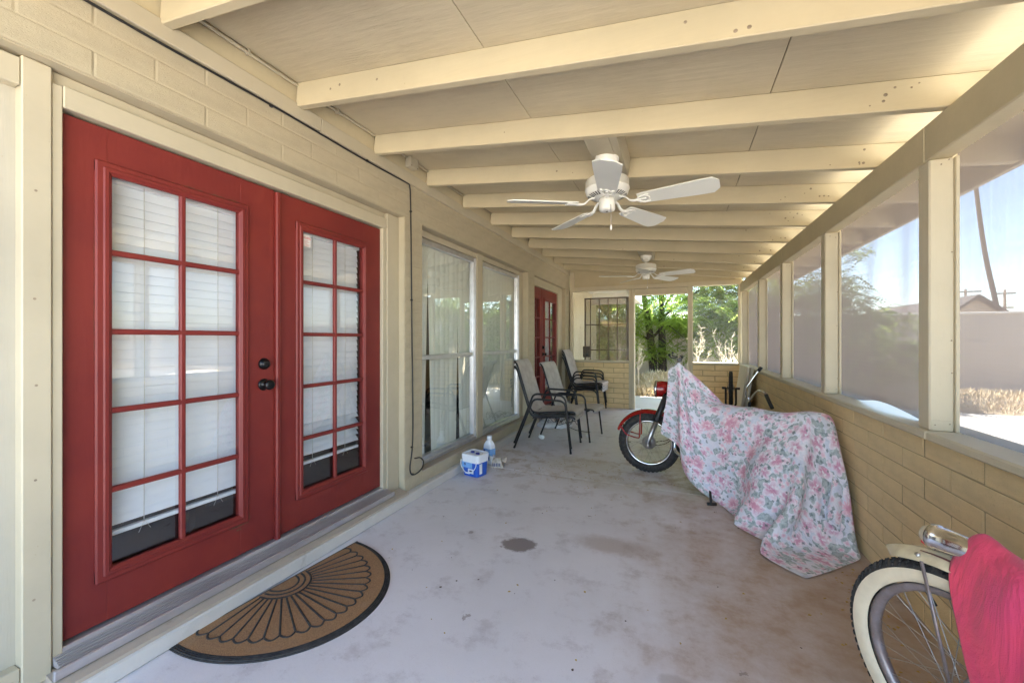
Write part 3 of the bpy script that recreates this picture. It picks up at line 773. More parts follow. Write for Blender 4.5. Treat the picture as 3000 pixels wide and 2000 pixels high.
# ------------------------------------------------------------------ PORCH ROOF
SL = -.1156
zb = lambda x: 2.78 + SL*(x+2.12)            # underside of the rafters
roof = thing('porch_roof', 'cream painted lean-to porch roof of rafters and plywood', 'roof', (0, 3.5, 2.4))
def sloped(x0, x1, y0, y1, dz0, dz1, c=.004):
    A = math.atan(SL); Lx = (x1-x0)/math.cos(A)
    Mx = Matrix.Translation((x0, 0, zb(x0))) @ Matrix.Rotation(-A, 4, 'Y')
    return MB().box(0, Lx, y0, y1, dz0, dz1, c, Mx)
RY = [1.03 + .667*k for k in range(-2, 11)]
for i, y in enumerate(RY):
    jy = random.uniform(-.008, .008)
    o = sloped(-2.131, 1.69, y+jy, y+jy+.046, 0, .14, .004).build('rafter', 'rafter_paint', roof)
    nm = MB()
    for k in range(7):
        xx = random.choice((random.uniform(.75, 1.0), random.uniform(.9, 1.05), random.uniform(-1.9, .9))); rr_ = random.uniform(.003, .0075)
        nm.lathe([(0, y+jy-.0012), (rr_, y+jy-.0008), (rr_*1.15, y+jy-.0002)], (xx, 0, zb(xx)+random.uniform(.015, .125)), 7, 'y')
    link('knots', nm.mesh('knots'), 'nail', o)
xs = [-2.135, -.88, .41, 1.705]; ys = [-1.1] + [1.053+.667*k for k in (1, 4, 7)] + [YE+.5]
ys = [-.78, 1.72, 3.72, 5.72, 7.06, YE+.5]
for i in range(3):
    for j in range(5):
        yo = (.667 if i == 1 else 0)
        a = ys[j] + (yo if j else 0); b_ = ys[j+1] + (yo if j < 4 else 0)
        sloped(xs[i]+.0018, xs[i+1]-.0018, a+.0015, b_-.0015, .1405, .153, .002).build('ceiling_panel', 'ply_paint', roof)
sloped(-2.14, 1.76, -.80, YE+.55, .1535, .20, .0).build('roof_deck', 'shingle', roof)
MB().box(1.706, 1.745, -.80, YE+.55, 2.338, 2.50, .004).build('fascia', 'trim_paint', roof)
# backing boards for the two fans
for y0, y1 in ((RY[4]+.05, RY[5]-.005), (RY[9]+.05, RY[10]-.005)):
    t = sloped(-.545, -.345, y0, y1, .006, .139, .003); t.build('fan_backing', 'trim_paint', roof)
    sloped(-.50, -.39, y0, y1, .001, .0055, .0).build('fan_backing', 'trim_paint', roof)

# ------------------------------------------------------------------ RIGHT SCREEN WALL (its own slightly turned frame)
RO, RZ = (1.12, 0, 0), .012
rw = thing('screen_wall', 'low tan block wall with cream posts and shade cloth screens', 'wall', RO, RZ, world=False)
YN, YF = -.78, YE+.0
core = MB().box(.0132, .20, YN, YF, 0.001, .905).build('block_core', 'low_mortar', rw)
blocks(core, 'low_block_paint', (.01, 0, 0), (0, 1, 0), [(YN, YF)], -.006, -.006+9*BH, .0036, (-1, 0, 0), 11, .004, .13)
for (a, b_) in ((YN, 2.47), (2.473, 5.9), (5.903, YF)):
    MB().box(-.028, .215, a, b_, .909, .949, .008).build('sill_board', 'post_paint', rw)
PY = [-.30, 1.10, 2.50, 3.90, 5.25, 6.56, 8.05]
for y in PY:
    o = MB().box(0, .090, y, y+.092, .9495, 2.2295, .006).build('post', 'post_paint', rw)
    MB().box(.0903, .104, y-.009, y+.102, .9495, 2.2295, .002).build('screen_batten', 'post_paint', rw)
    link('base_plate', MB().box(.010, .082, y-.0025, y-.0002, .952, 1.0, .001).mesh('base_plate'), 'post_paint', o)
    d = MB()
    for (xx, zz) in ((.02, .978), (.072, .985), (.070, 2.19+random.uniform(-.03, .03)), (.04+random.uniform(-.015, .015), 2.2), (.080, 1.7+random.uniform(-.1, .1)), (.078, 1.4+random.uniform(-.1, .1)), (.080, 1.15+random.uniform(-.1, .1))): d.lathe([(0, y-.0035), (.003, y-.0025), (.0034, y-.001)], (xx, 0, zz), 8, 'y')
    link('screw_heads', d.mesh('screw_heads'), 'nail', o)
for (a, b_) in ((YN, 2.54), (2.5425, 5.285), (5.2875, YF)):
    MB().box(0, .09, a, b_, 2.2305, 2.408, .006).build('beam', 'rafter_paint', rw)
for i in range(len(PY)-1):
    y0, y1 = PY[i]+.08, PY[i+1]+.012
    loose = (i == 2); rows = []; ny, nz = 26, 22
    for a in range(nz+1):
        row = []
        for b_ in range(ny+1):
            u_, v_ = b_/ny, a/nz
            e = math.sin(math.pi*u_)*math.sin(math.pi*v_)
            x = .1055 + .012*e*noise.noise(Vector((u_*3+i*7, v_*1.2, i)))*2
            y, z = y0+(y1-y0)*u_, .94+(2.25-.94)*v_
            if loose:
                x += .030*e*math.sin(u_*19+v_*1.5) * (.4+.6*v_)
                lift = max(0, 1-v_*4.5)*math.exp(-((u_-.42)/.25)**2)
                z += .055*lift; x -= .035*lift
                lift2 = max(0, 1-v_*6)*math.exp(-((u_-.03)/.10)**2); z += -.01*lift2; x -= .02*lift2
            row.append((x, y, z))
        rows.append(row)
    MB().grid(rows).build('shade_screen', 'shade_cloth', rw)

# ------------------------------------------------------------------ END WALL
ew = thing('end_wall', 'far porch wall of low tan blocks, studs, screens and an open doorway', 'wall', (-.6, YE, 0))
c1 = MB().box(-2.12, -.905, YE+.0095, YE+.17, .001, .905); c1.box(.225, 1.04, YE+.0095, YE+.17, .001, .905)
c1 = c1.build('block_core', 'low_mortar', ew)
blocks(c1, 'low_block_paint', (0, YE, 0), (1, 0, 0), [(-2.12, -.905), (.225, 1.02)], -.006, -.006+9*BH, .010, (0, -1, 0), 21, .010, .2)
e = lambda n, x0, x1, z0, z1, y0=YE-.012, y1=YE+.09, mt='post_paint', c=.005: MB().box(x0, x1, y0, y1, z0, z1, c).build(n, mt, ew)
e('sill_board', -2.12, -.93, .912, .948, YE-.03, YE+.17); e('sill_board', .235, 1.06, .912, .948, YE-.03, YE+.17)
e('stud', -.925, -.872, 0.001, 2.37); e('stud', -.869, -.812, 0.001, 2.37, YE-.024, YE+.09)
e('stud', .148, .196, .001, 2.42); e('stud', .199, .236, .001, 2.42, YE-.006)
e('stud', -2.12, -2.06, .95, 2.37); e('stud', .985, 1.03, .95, 2.41)
e('header', -.811, .147, 2.27, 2.372, YE-.005, YE+.085); e('header', -.811, .147, 2.246, 2.2685, YE-.012, YE+.075)
e('top_plate', -2.12, 1.04, 2.375, 2.455, YE-.03, YE+.09)
e('stud', -2.12, -2.02, 2.4555, 2.77, YE-.03, YE-.001)
t = MB(); t.add([(-2.125, YE, 2.456), (-.3, YE, 2.456), (-.3, YE, zb(-.3)+.14), (-2.125, YE, zb(-2.125)+.14), (-2.125, YE+.012, 2.456), (-.3, YE+.012, 2.456), (-.3, YE+.012, zb(-.3)+.14), (-2.125, YE+.012, zb(-2.125)+.14)],
    [(0, 1, 2, 3), (4, 5, 6, 7), (0, 1, 5, 4), (2, 3, 7, 6), (0, 3, 7, 4), (1, 2, 6, 5)]); t.build('infill_panel', 'rafter_paint', ew)
t = MB(); t.add([(-.297, YE, 2.456), (1.04, YE, 2.456), (1.04, YE, zb(1.04)+.14), (-.297, YE, zb(-.297)+.14), (-.297, YE+.012, 2.456), (1.04, YE+.012, 2.456), (1.04, YE+.012, zb(1.04)+.14), (-.297, YE+.012, zb(-.297)+.14)],
    [(0, 1, 2, 3), (4, 5, 6, 7), (0, 1, 5, 4), (2, 3, 7, 6), (0, 3, 7, 4), (1, 2, 6, 5)]); t.build('infill_panel', 'rafter_paint', ew)
for (x0, x1) in ((-2.05, -.93), (.24, .98)):
    rows = [[(x0+(x1-x0)*a/16, YE+.095+.012*math.sin(math.pi*a/16)*noise.noise(Vector((a*.3, b_*.3, x0)))*2, .95+(2.38-.95)*b_/14) for a in range(17)] for b_ in range(15)]
    MB().grid(rows).build('insect_screen', 'insect_screen', ew)

# security gate swung open flat against the outside of the end wall
gate = thing('security_gate', 'brown iron security gate with mesh, swung open behind the left screen', 'gate', (-.95, 8.42, 0))
gx0, gx1, gy = -1.86, -.95, 8.42
f = MB(); f.box(gx0, gx0+.03, gy-.015, gy+.015, .05, 2.255); f.box(gx1-.03, gx1, gy-.015, gy+.015, .05, 2.25); f.box(gx0+.03, gx1-.03, gy-.014, gy+.014, 2.225, 2.255); f.box(gx0+.03, gx1-.03, gy-.014, gy+.014, .05, .08)
f.build('gate_frame', 'iron_brown', gate)
for k in range(5): MB().box(gx0+.12+k*.185, gx0+.137+k*.185, gy-.02, gy-.008, .08, 2.225).build('bar', 'iron_brown', gate)
for z in (.62, 1.15, 1.68): MB().box(gx0+.03, gx1-.03, gy-.012, gy, z, z+.018).build('cross_bar', 'iron_brown', gate)
MB().add([(gx0, gy+.017, .06), (gx1, gy+.017, .06), (gx1, gy+.017, 2.24), (gx0, gy+.017, 2.24)], [(0, 1, 2, 3)]).build('mesh_sheet', 'gate_mesh', gate)
lb = MB().box(gx0-.03, gx0+.12, gy-.03, gy+.02, 1.0, 1.235, .004).build('lock_box', 'iron_brown', gate)
link('lock_cylinder', MB().lathe([(0, gy-.034), (.03, gy-.034), (.034, gy-.03)], (gx0+.06, 0, 1.06), 16, 'y').mesh('lock_cylinder'), 'black_metal', lb)

# ================================================================== WALL FITTINGS
t = MB(); pth = [(WX+.014, y, 2.700+.004*math.sin(y*5)) for y in np.linspace(-.5, 2.78, 24)]
pth += [(WX+.012, 2.802, 2.69), (WX+.010, 2.815, 2.62), (WX+.010, 2.822, 2.35), (WX+.010, 2.828, 2.05), (WX+.010, 2.835, 1.5), (WX+.010, 2.845, 1.0), (WX+.010, 2.85, .62), (WX+.012, 2.835, .42), (WX+.014, 2.805, .30), (WX+.018, 2.808, .235), (WX+.024, 2.84, .212), (WX+.026, 2.91, .215), (WX+.024, 2.975, .245), (WX+.018, 2.99, .29), (WX+.012, 2.95, .33), (WX+.008, 2.895, .338), (WX-.01, 2.88, .34)]
t.tube(smooth_path(pth, 3), .0058, 7)
for p in ((1.55, 2.702), (2.30, 2.702), (2.82, 2.48), (2.832, 1.72), (2.835, .45), (2.845, .213)): t.box(WX, WX+.02, p[0]-.009, p[0]+.009, p[1]-.007, p[1]+.007, .003)
tag(t.build('wall_cable', 'cable_black'), 'black cable running under the eave and looping down the block pier', 'cable')
t = MB(); t.tube([(WX+.03, y, 2.905+.006*math.sin(y*3.1)) for y in np.linspace(-1, YE-.05, 60)], .0085, 7)
for y in (1.4, 2.0, 4.05, 5.4): t.box(WX+.008, WX+.042, y, y+.014, 2.893, 2.92, .003)
cd = tag(t.build('conduit', 'trim_paint'), 'thin cream painted conduit running along the ledger under the roof', 'conduit')
jb = thing('junction_box', 'small cream weatherproof junction box on the ledger above the red doors', 'junction box', (WX+.02, 2.79, 2.85))
MB().box(WX+.008, WX+.062, 2.742, 2.842, 2.832, 2.952, .006).build('box', 'trim_paint', jb)
MB().box(WX+.0625, WX+.072, 2.738, 2.846, 2.828, 2.956, .004).build('cover', 'trim_paint', jb)
d = MB()
for (yy, zz) in ((2.75, 2.84), (2.834, 2.84), (2.75, 2.944), (2.834, 2.944)): d.lathe([(0, WX+.0745), (.004, WX+.0735), (.0045, WX+.072)], (0, yy, zz), 8, 'x')
d.build('screws', 'iron_brown', jb)

# ================================================================== CEILING FANS
def fan(label, loc, z_top, rot0):
    f = thing('ceiling_fan', label, 'ceiling fan', loc, rot0, 'white ceiling fans under the porch roof', world=False)
    z0 = z_top - loc[2]
    MB().lathe([(.075, z0+.02), (.078, z0-.012), (.074, z0-.03), (.058, z0-.06), (.04, z0-.083), (.022, z0-.09), (.018, z0-.088)], (0, 0, 0), 28).build('canopy', 'fan_white', f)
    MB().lathe([(.0, z0-.082), (.03, z0-.089)], (0, 0, 0), 20).build('canopy_gap', 'black_plastic', f)
    MB().tube([(0, 0, z0-.05), (0, 0, .16)], .0125, 12).build('downrod', 'fan_white', f)
    mo = MB().lathe([(.0, .185), (.03, .184), (.045, .170), (.11, .165), (.135, .158), (.142, .148), (.143, .100), (.146, .098), (.146, .090), (.142, .086), (.136, .062), (.11, .045), (.075, .040), (.07, .038), (.0, .038)], (0, 0, 0), 36).build('motor_housing', 'fan_white', f)
    v = MB()
    for k in range(40):
        a = 2*math.pi*k/40
        if k % 8 in (0,): continue
        c_, s_ = math.cos(a), math.sin(a); p0 = Vector((c_*.095, s_*.095, .0405)); p1 = Vector((c_*.128, s_*.128, .0545)); tn = Vector((-s_, c_, 0))*.0042; dn = Vector((c_*.35, s_*.35, -1)).normalized()*.0016
        v.add([p0-tn+dn, p0+tn+dn, p1+tn+dn, p1-tn+dn], [(0, 1, 2, 3)])
    link('vent_slots', v.mesh('vent_slots'), 'black_plastic', mo)
    MB().lathe([(.03, .038), (.05, .036), (.052, .010), (.052, -.035), (.048, -.046), (.03, -.050), (0, -.050)], (0, 0, 0), 28).build('switch_housing', 'fan_white', f)
    MB().lathe([(0, -.0525), (.007, -.0520), (.008, -.0495)], (0, 0, 0), 12).build('reverse_switch', 'black_plastic', f)
    c = MB(); c.tube([(.045, .02, -.02), (.056, .024, -.025), (.058, .025, -.10), (.058, .025, -.16)], .0018, 6)
    ch = c.build('pull_chain', 'steel', f)
    link('chain_bob', MB().lathe([(.001, -.155), (.006, -.165), (.0075, -.178), (.005, -.19), (0, -.192)], (.058, .025, 0), 12).mesh('chain_bob'), 'white_plastic', ch)
    bl = None
    pitch = R(-13)
    for k in range(5):
        Rz = Matrix.Rotation(2*math.pi*k/5, 4, 'Z')
        mm = MB(); n = 14; top_ = []; 
        prof = []
        for i in range(n+1):                                   # outline: narrower at the root, rounded tip
            s = i/n; x = .205 + .465*s; w = .055 + .023*min(1, s*1.3)
            if s > .93: w *= math.sqrt(max(0.02, 1-((s-.93)/.07)**2*.75))
            if s < .04: w *= .9
            prof.append((x, w))
        Px = Matrix.Rotation(pitch, 4, 'X')
        up = [[Px @ Vector((x, w*q, .0035)) for q in (-1, -.5, 0, .5, 1)] for (x, w) in prof]
        dn = [[Px @ Vector((x, w*q, -.0035)) for q in (-1, -.5, 0, .5, 1)] for (x, w) in prof]
        mm.grid([[Rz @ p for p in r_] for r_ in up], False); mm.grid([[Rz @ p for p in r_[::-1]] for r_ in dn], False)
        ed = [r_[0] for r_ in up] + [r_[-1] for r_ in up[::-1]]; ed2 = [r_[0] for r_ in dn] + [r_[-1] for r_ in dn[::-1]]
        ed.append(ed[0]); ed2.append(ed2[0]); mm.grid([[Rz @ p for p in ed], [Rz @ p for p in ed2]], False)
        b_ = link('blade', mm.mesh('blade'), 'blade_white', f)
        ir = MB()
        arm = smooth_path([(.085, 0, .036), (.12, 0, .026), (.155, 0, -.004), (.19, 0, -.010), (.225, 0, -.009)], 4)
        ir.tube([Rz @ Vector(p) for p in arm], [.013, .013, .012, .012, .011, .011, .011, .012, .013, .014, .015, .016, .017, .017, .015, .012, .010][:len(arm)], 8, flat=.5)
        for sgn in (-1, 0, 1):                                  # scalloped three-finger plate under the blade
            q = smooth_path([(.19, 0, -.010), (.215, sgn*.024, -.010), (.245, sgn*.040, -.009), (.275 if sgn else .255, sgn*.036, -.0075)], 4)
            ir.tube([Rz @ (Px @ Vector(p)) for p in q], .0085, 7, flat=.55)
        ar = [(.262+.012*math.cos(a_*3), .040*a_, -.0065) for a_ in np.linspace(-1, 1, 11)]
        ir.tube([Rz @ (Px @ Vector(p)) for p in ar], .005, 6, flat=.6)
        link('blade_iron', ir.mesh('blade_iron'), 'fan_white', b_)
    return f
f1 = fan('white five-blade ceiling fan nearer the red doors, pull chain hanging', (-.445, 2.70, 2.285), zb(-.445)+.003, R(-80.6))
f2 = fan('white five-blade ceiling fan farther back, near the end wall', (-.445, RY[9]+.37, 2.30), zb(-.445)+.003, R(-90))

# ================================================================== PATIO CHAIRS
def make_chair(label, group):
    c = thing('patio_chair', label, 'chair', group=group, world=False)
    for s in (-1, 1):
        yy = .275*s
        side = [(.365, yy*1.03, 0.0), (.335, yy*1.02, .25), (.300, yy, .53)] + [(x, yy, z) for x, z in arc(.215, .545, .085, 5, 90, 5)] + [(.08, yy, .633), (-.03, yy, .635)] + [(x, yy, z) for x, z in arc(-.06, .555, .08, 90, 158, 4)] + [(-.24, yy*1.01, .32), (-.37, yy*1.03, .0)]
        MB().tube(side, .0125, 8).build('side_frame', 'black_metal', c)
        rail = smooth_path([(.405, yy*.86, .405), (.385, yy*.86, .43), (.30, yy*.88, .432), (.08, yy*.88, .412), (-.08, yy*.88, .398), (-.155, yy*.88, .43), (-.20, yy*.88, .54), (-.285, yy*.87, .80), (-.345, yy*.86, .98), (-.385, yy*.86, 1.03)], 4)
        MB().tube(rail, .011, 8).build('seat_rail', 'black_metal', c)
        l = MB().tube([(.365, yy*1.03, 0.0), (.362, yy*1.03, .02)], .0145, 8); l.tube([(-.37, yy*1.03, 0), (-.362, yy*1.03, .02)], .0145, 8); l.build('foot_caps', 'black_plastic', c)
    x = MB(); x.tube([(.31, -.245, .405), (.31, .245, .405)], .010, 8); x.tube([(-.12, -.27, .395), (-.12, .27, .395)], .010, 8); x.tube([(-.365, -.238, 1.01), (-.365, .238, 1.01)], .009, 8)
    x.tube([(.30, -.27, .43), (.30, -.243, .425)], .012, 8); x.tube([(.30, .27, .43), (.30, .243, .425)], .012, 8)
    x.build('cross_bars', 'black_metal', c)
    path = smooth_path([(.412, 0, .385), (.415, 0, .405), (.395, 0, .437), (.30, 0, .445), (.08, 0, .425), (-.08, 0, .411), (-.145, 0, .437), (-.188, 0, .545), (-.272, 0, .805), (-.333, 0, .985), (-.375, 0, 1.045), (-.395, 0, 1.04), (-.392, 0, 1.0)], 4)
    rows = []; n = len(path)
    for i, p in enumerate(path):
        row = []
        for k in range(9):
            q = -1 + k/4; sag = (1-q*q)
            f = math.sin(math.pi*i/(n-1))
            row.append((p.x - (.010*sag*f if i > n*.5 else 0), .238*q, p.z - (.014*sag*f if i <= n*.5 else 0)))
        rows.append(row)
    s_ = MB().grid(rows); s_.grid([[(a-.003, b_, z-.0035) for (a, b_, z) in r_] for r_ in rows])
    s_.build('sling', 'sling', c)
    return c
def place(c, x, y, z, rz, rx=0):
    c.location = (x, y, z); c.rotation_euler = (0, rx, rz)
G = 'grey sling patio chairs along the house wall'
ch = make_chair('lower grey sling patio chair of the pair stacked nearest the camera', G)
place(ch, -1.575, 4.975, 0, R(1))
def more(label, *a):
    c = copy_tree(ch); c['label'] = label; place(c, *a); return c
more('upper grey sling patio chair of the pair stacked nearest the camera', -1.567, 4.965, .066, R(.5))
more('single grey sling patio chair standing between the two stacks', -1.435, 5.63, 0, R(-6))
more('bottom grey sling patio chair of the three stacked by the end wall', -1.735, 7.83, 0, R(-3))
more('middle grey sling patio chair of the three stacked by the end wall', -1.73, 7.825, .062, R(-3))
more('top grey sling patio chair of the three stacked by the end wall', -1.725, 7.82, .124, R(-3.5))

# ================================================================== DOORMAT
mat = thing('doormat', 'half-round brown coir doormat with black rubber fan pattern at the red doors', 'doormat', (-2.03, 1.54, 0))
def mat_pt(r, a, z, ex=1.0):             # local polar on an ellipse-ish half disc, straight side along the door sill
    c0 = Vector((-2.060, 1.565)); ang = math.atan2(.03, .98)
    dx, dy = r*.630*math.sin(a), -r*.525*math.cos(a)
    x = c0.x + dx*math.cos(-.087) - dy*math.sin(-.087); y = c0.y + dx*math.sin(-.087) + dy*math.cos(-.087)
    return (x, y, z)
nA = 64; As = [math.pi*i/nA for i in range(nA+1)]
b_ = MB(); b_.grid([[mat_pt(1.0, a, .0008) for a in As], [mat_pt(1.0, a, .006) for a in As], [mat_pt(.985, a, .0085) for a in As], [mat_pt(.0, a, .0085) for a in As]], False)
for k in range(4): b_.tube([mat_pt(.985-.017*k, a, .0085) for a in As], .0035, 6)
b_.tube([mat_pt(s, 0 if s > 0 else math.pi, .0095) if True else 0 for s in ()] or [mat_pt(.99, 0, .009), mat_pt(.99, math.pi, .009)], .006, 6)
b_.build('rubber_base', 'rubber', mat)
MB().grid([[mat_pt(.945, a, .0125) for a in As], [mat_pt(.62, a, .0128) for a in As], [mat_pt(.3, a, .0128) for a in As], [mat_pt(.01, a, .0125) for a in As]], False).build('coir_pile', 'coir', mat)
ln = MB()
def line(pts, r=.0056): ln.tube(pts, r, 6, flat=.55, up=(0, 0, 1))
for rr_ in (.145, .20, .255): line([mat_pt(rr_, a, .0130) for a in As[2:-2]], .0062)
NP = 21
for k in range(NP+1):
    a = math.pi*(k+.0)/NP
    if 0 < k < NP: line([mat_pt(.27+(.50)*s, a, .0130) for s in np.linspace(0, 1, 6)])
    if k < NP: line([mat_pt(.77 + .045*math.sin(math.pi*s), a + math.pi/NP*s, .0130) for s in np.linspace(0, 1, 9)])
ln.build('rubber_lines', 'rubber', mat)

# ================================================================== SMALL THINGS BY THE WINDOW LEDGE
tub = thing('plastic_tub', 'white and blue plastic tub with a wire handle on the floor by the ledge', 'tub', (-1.93, 3.62, 0), R(-12), world=False)
def rrect(hx, hy, r, n=5): return [(sx*(hx-r)+r*math.cos(R(a0+90*i/n)), sy*(hy-r)+r*math.sin(R(a0+90*i/n))) for (sx, sy, a0) in ((1, 1, 0), (-1, 1, 90), (-1, -1, 180), (1, -1, 270)) for i in range(n+1)]
def loft(mb, secs, close_top=True, close_bot=True):
    P = [[(x, y, z) for (x, y) in rrect(hx, hy, r)] for (hx, hy, r, z) in secs]
    P = [row+[row[0]] for row in P]; mb.grid(P, False); n = len(P[0])-1; o = len(mb.v)-len(P)*(n+1)
    if close_bot: mb.f.append(tuple(o+i for i in range(n))); mb.sm.append(False)
    if close_top: mb.f.append(tuple(o+(len(P)-1)*(n+1)+i for i in range(n))); mb.sm.append(False)
    return mb
loft(MB(), [(.098, .083, .035, .002), (.105, .09, .036, .14), (.106, .091, .036, .155)]).build('body', 'tub_blue', tub)
loft(MB(), [(.107, .092, .036, .140), (.111, .096, .036, .142), (.111, .096, .036, .172), (.114, .099, .036, .174), (.115, .100, .036, .213), (.110, .095, .036, .222), (.100, .085, .034, .222), (.096, .081, .034, .214)]).build('lid', 'tub_white', tub)
h = MB().tube(smooth_path([(-.10, -.103, .165), (-.095, -.112, .11), (-.05, -.118, .06), (.0, -.12, .045), (.05, -.118, .058), (.095, -.112, .11), (.10, -.103, .165)], 4), .0045, 6); h.tube([(-.025, -.121, .045), (.025, -.121, .045)], .008, 8); h.build('handle', 'tub_white', tub)
MB().box(-.098, .035, -.0925, -.0905, .085, .145, .0).build('label_patch', 'tub_lightblue', tub)
s = MB(); s.box(-.02, .05, -.0912, -.0885, .032, .078); s.box(.1055, .1078, -.06, -.02, .03, .13); s.build('label_print', 'tub_white', tub)
s = MB(); s.lathe([(.013, -.0935), (.008, -.0938), (.005, -.0938), (.009, -.0932)], (-.06, 0, .118), 14, 'y'); s.box(.0, .035, -.0925, -.0913, .05, .064); s.build('label_print', 'print_dark', tub)
gl = thing('goggles', 'dark blue swim goggles lying on the lid of the plastic tub', 'goggles', (-1.93, 3.62, .2145), R(-25), world=False)
for sx in (-1, 1): MB().lathe([(0, .016), (.02, .014), (.03, .006), (.032, 0.001)], (sx*.042, 0, 0), 16, mat=Matrix.Diagonal((1, .6, 1, 1))).build('lens', 'navy', gl)
MB().tube([(-.02, 0, .008), (0, .004, .010), (.02, 0, .008)], .003, 6).build('bridge', 'cord', gl)
MB().tube(smooth_path([(.07, 0, .006), (.085, .02, .004), (.05, .05, .004), (-.05, .05, .004), (-.085, .02, .004), (-.07, 0, .006)], 5), .003, 6).build('strap', 'cord', gl)
bt = thing('plastic_bottle', 'white plastic jug with blue label standing behind the tub', 'bottle', (-1.965, 4.02, 0), R(-20), world=False)
loft(MB(), [(.055, .04, .02, .001), (.06, .045, .02, .01), (.06, .045, .02, .17), (.055, .042, .02, .205), (.032, .030, .018, .245), (.024, .024, .0235, .252), (.024, .024, .0235, .262)]).build('body', 'tub_white', bt)
MB().lathe([(.0, .302), (.026, .302), (.028, .298), (.028, .260), (.0, .259)], (-.0, 0, 0), 18).build('cap', 'tub_white', bt)
loft(MB(), [(.0612, .0462, .02, .04), (.0612, .0462, .02, .165)], False, False).build('label_wrap', 'tub_lightblue', bt)
s = MB(); s.box(-.045, -.02, -.0478, -.0465, .06, .15); s.box(.0, .04, -.0478, -.0465, .05, .11); s.build('label_print', 'navy', bt)
cp = MB().lathe([(.0, .003), (.026, .003), (.03, .012), (.034, .10), (.033, .102), (.029, .012)], (-1.90, 3.965, 0), 18); cp.f.append(tuple(range(18))); cp.sm.append(False)
tag(cp.build('measuring_cup', 'tub_white'), 'small white plastic cup standing in front of the jug', 'cup')
bx = thing('small_carton', 'crushed grey printed carton lying beside the plastic tub', 'carton', (-1.825, 3.93, 0), R(18), world=False)
t = MB(); t.add([(-.06, -.05, .001), (.07, -.055, .001), (.075, .05, .001), (-.055, .055, .001), (-.05, -.04, .075), (.045, -.035, .07), (.05, .035, .085), (-.045, .04, .07)], [(0, 1, 2, 3), (0, 1, 5, 4), (1, 2, 6, 5), (2, 3, 7, 6), (3, 0, 4, 7)]); t.build('body', 'cardboard', bx)
t = MB(); t.add([(.045, -.035, .07), (.05, .035, .085), (.105, .05, .095), (.10, -.045, .055)], [(0, 1, 2, 3)]); t.add([(-.05, -.04, .076), (.045, -.035, .071), (.03, -.005, .10), (-.04, -.005, .098)], [(0, 1, 2, 3)]); t.build('flap', 'cardboard', bx)
s = MB()
for k in range(5): s.box(-.045+.018*k, -.035+.018*k, -.0520, -.0500, .015, .05)
s.build('carton_print', 'print_dark', bx)
# under the chairs
cu = MB().lathe([(.0, .0), (.024, .0), (.030, .07), (.0285, .07), (.022, .004)], (0, 0, 0), 18, 'x'); o = cu.build('paper_cup', 'white_plastic'); o.location = (-1.80, 5.28, .031); o.rotation_euler = (0, R(4), R(-35)); tag(o, 'white paper cup lying on its side under the nearest chairs', 'cup')
cr = MB(); 
for k in range(1): cr.lathe([(0, -.022), (.014, -.018), (.024, -.004), (.02, .012), (.008, .022), (0, .02)], (0, 0, 0), 9)
cr.v = [(x*(1+.3*noise.noise(Vector((x*90, y*90, z*90)))), y, z) for (x, y, z) in cr.v]
o = cr.build('crumpled_tissue', 'white_plastic'); o.location = (-1.20, 5.6, .024); tag(o, 'small crumpled white tissue on the floor beside the middle chair', 'tissue')
bag = thing('cable_bag', 'white plastic bag spilling tangled black cables under the chairs', 'bag', (-1.86, 6.12, 0))
rows = []
for i in range(12):
    row = []
    for j in range(21):
        a = 2*math.pi*j/20; f = i/11; r_ = .24*math.cos(f*math.pi/2*.96)+.01
        h_ = .10*math.sin(f*math.pi/2)
        nn = noise.noise(Vector((math.cos(a)*2, math.sin(a)*2, f*3)))
        row.append((-1.86+r_*math.cos(a)*(1.15+.3*nn), 6.12+r_*math.sin(a)*(.8+.3*nn), .003+max(0, h_*(1+.7*nn))))
    rows.append(row)
MB().grid(rows).build('bag_skin', 'bag_plastic', bag)
t = MB(); rr = random.Random(5)
for k in range(9):
    c0 = Vector((-1.80+rr.uniform(-.16, .25), 6.1+rr.uniform(-.15, .12), .09)); pts = []
    r_ = rr.uniform(.07, .17); a0 = rr.uniform(0, 6)
    for i in range(9): pts.append(c0 + Vector((r_*math.cos(a0+i*.75), r_*.8*math.sin(a0+i*.75), rr.uniform(-.05, .06))))
    for p in pts: p.z = max(p.z, .012)
    t.tube(smooth_path(pts, 4), .0045, 5)
t.tube(smooth_path([(-1.6, 6.0, .05), (-1.45, 5.9, .02), (-1.3, 5.88, .008), (-1.22, 5.9, .008)], 5), .0045, 5)
t.build('cables', 'cable_black', bag)

# fallen petals and litter on the floor
t = MB(); rr = random.Random(9)
for k in range(430):
    q = rr.random()
    if q < .34: x, y = rr.gauss(-.95, .42), rr.gauss(4.15, .28)
    elif q < .62: x, y = .98-abs(rr.gauss(0, .14)), rr.uniform(1.2, 3.0)
    elif q < .75: x, y = rr.gauss(.80, .05), rr.gauss(1.42, .06)
    else: x, y = rr.uniform(-1.9, .9), rr.uniform(.8, 6)
    if x < -2.0 or x > 1.02: continue
    a = rr.uniform(0, 6.3); s_ = rr.uniform(.003, .0075); c_, sn = math.cos(a)*s_, math.sin(a)*s_
    z = .004
    t.add([(x+c_*1.6, y+sn*1.6, z), (x-sn, y+c_, z+.003), (x-c_*1.6, y-sn*1.6, z), (x+sn, y-c_, z+.001)], [(0, 1, 2, 3)])
tag(t.build('fallen_petals', 'petal_yellow'), 'dry yellow petals scattered over the porch floor', 'petals', kind='stuff')
t = MB()
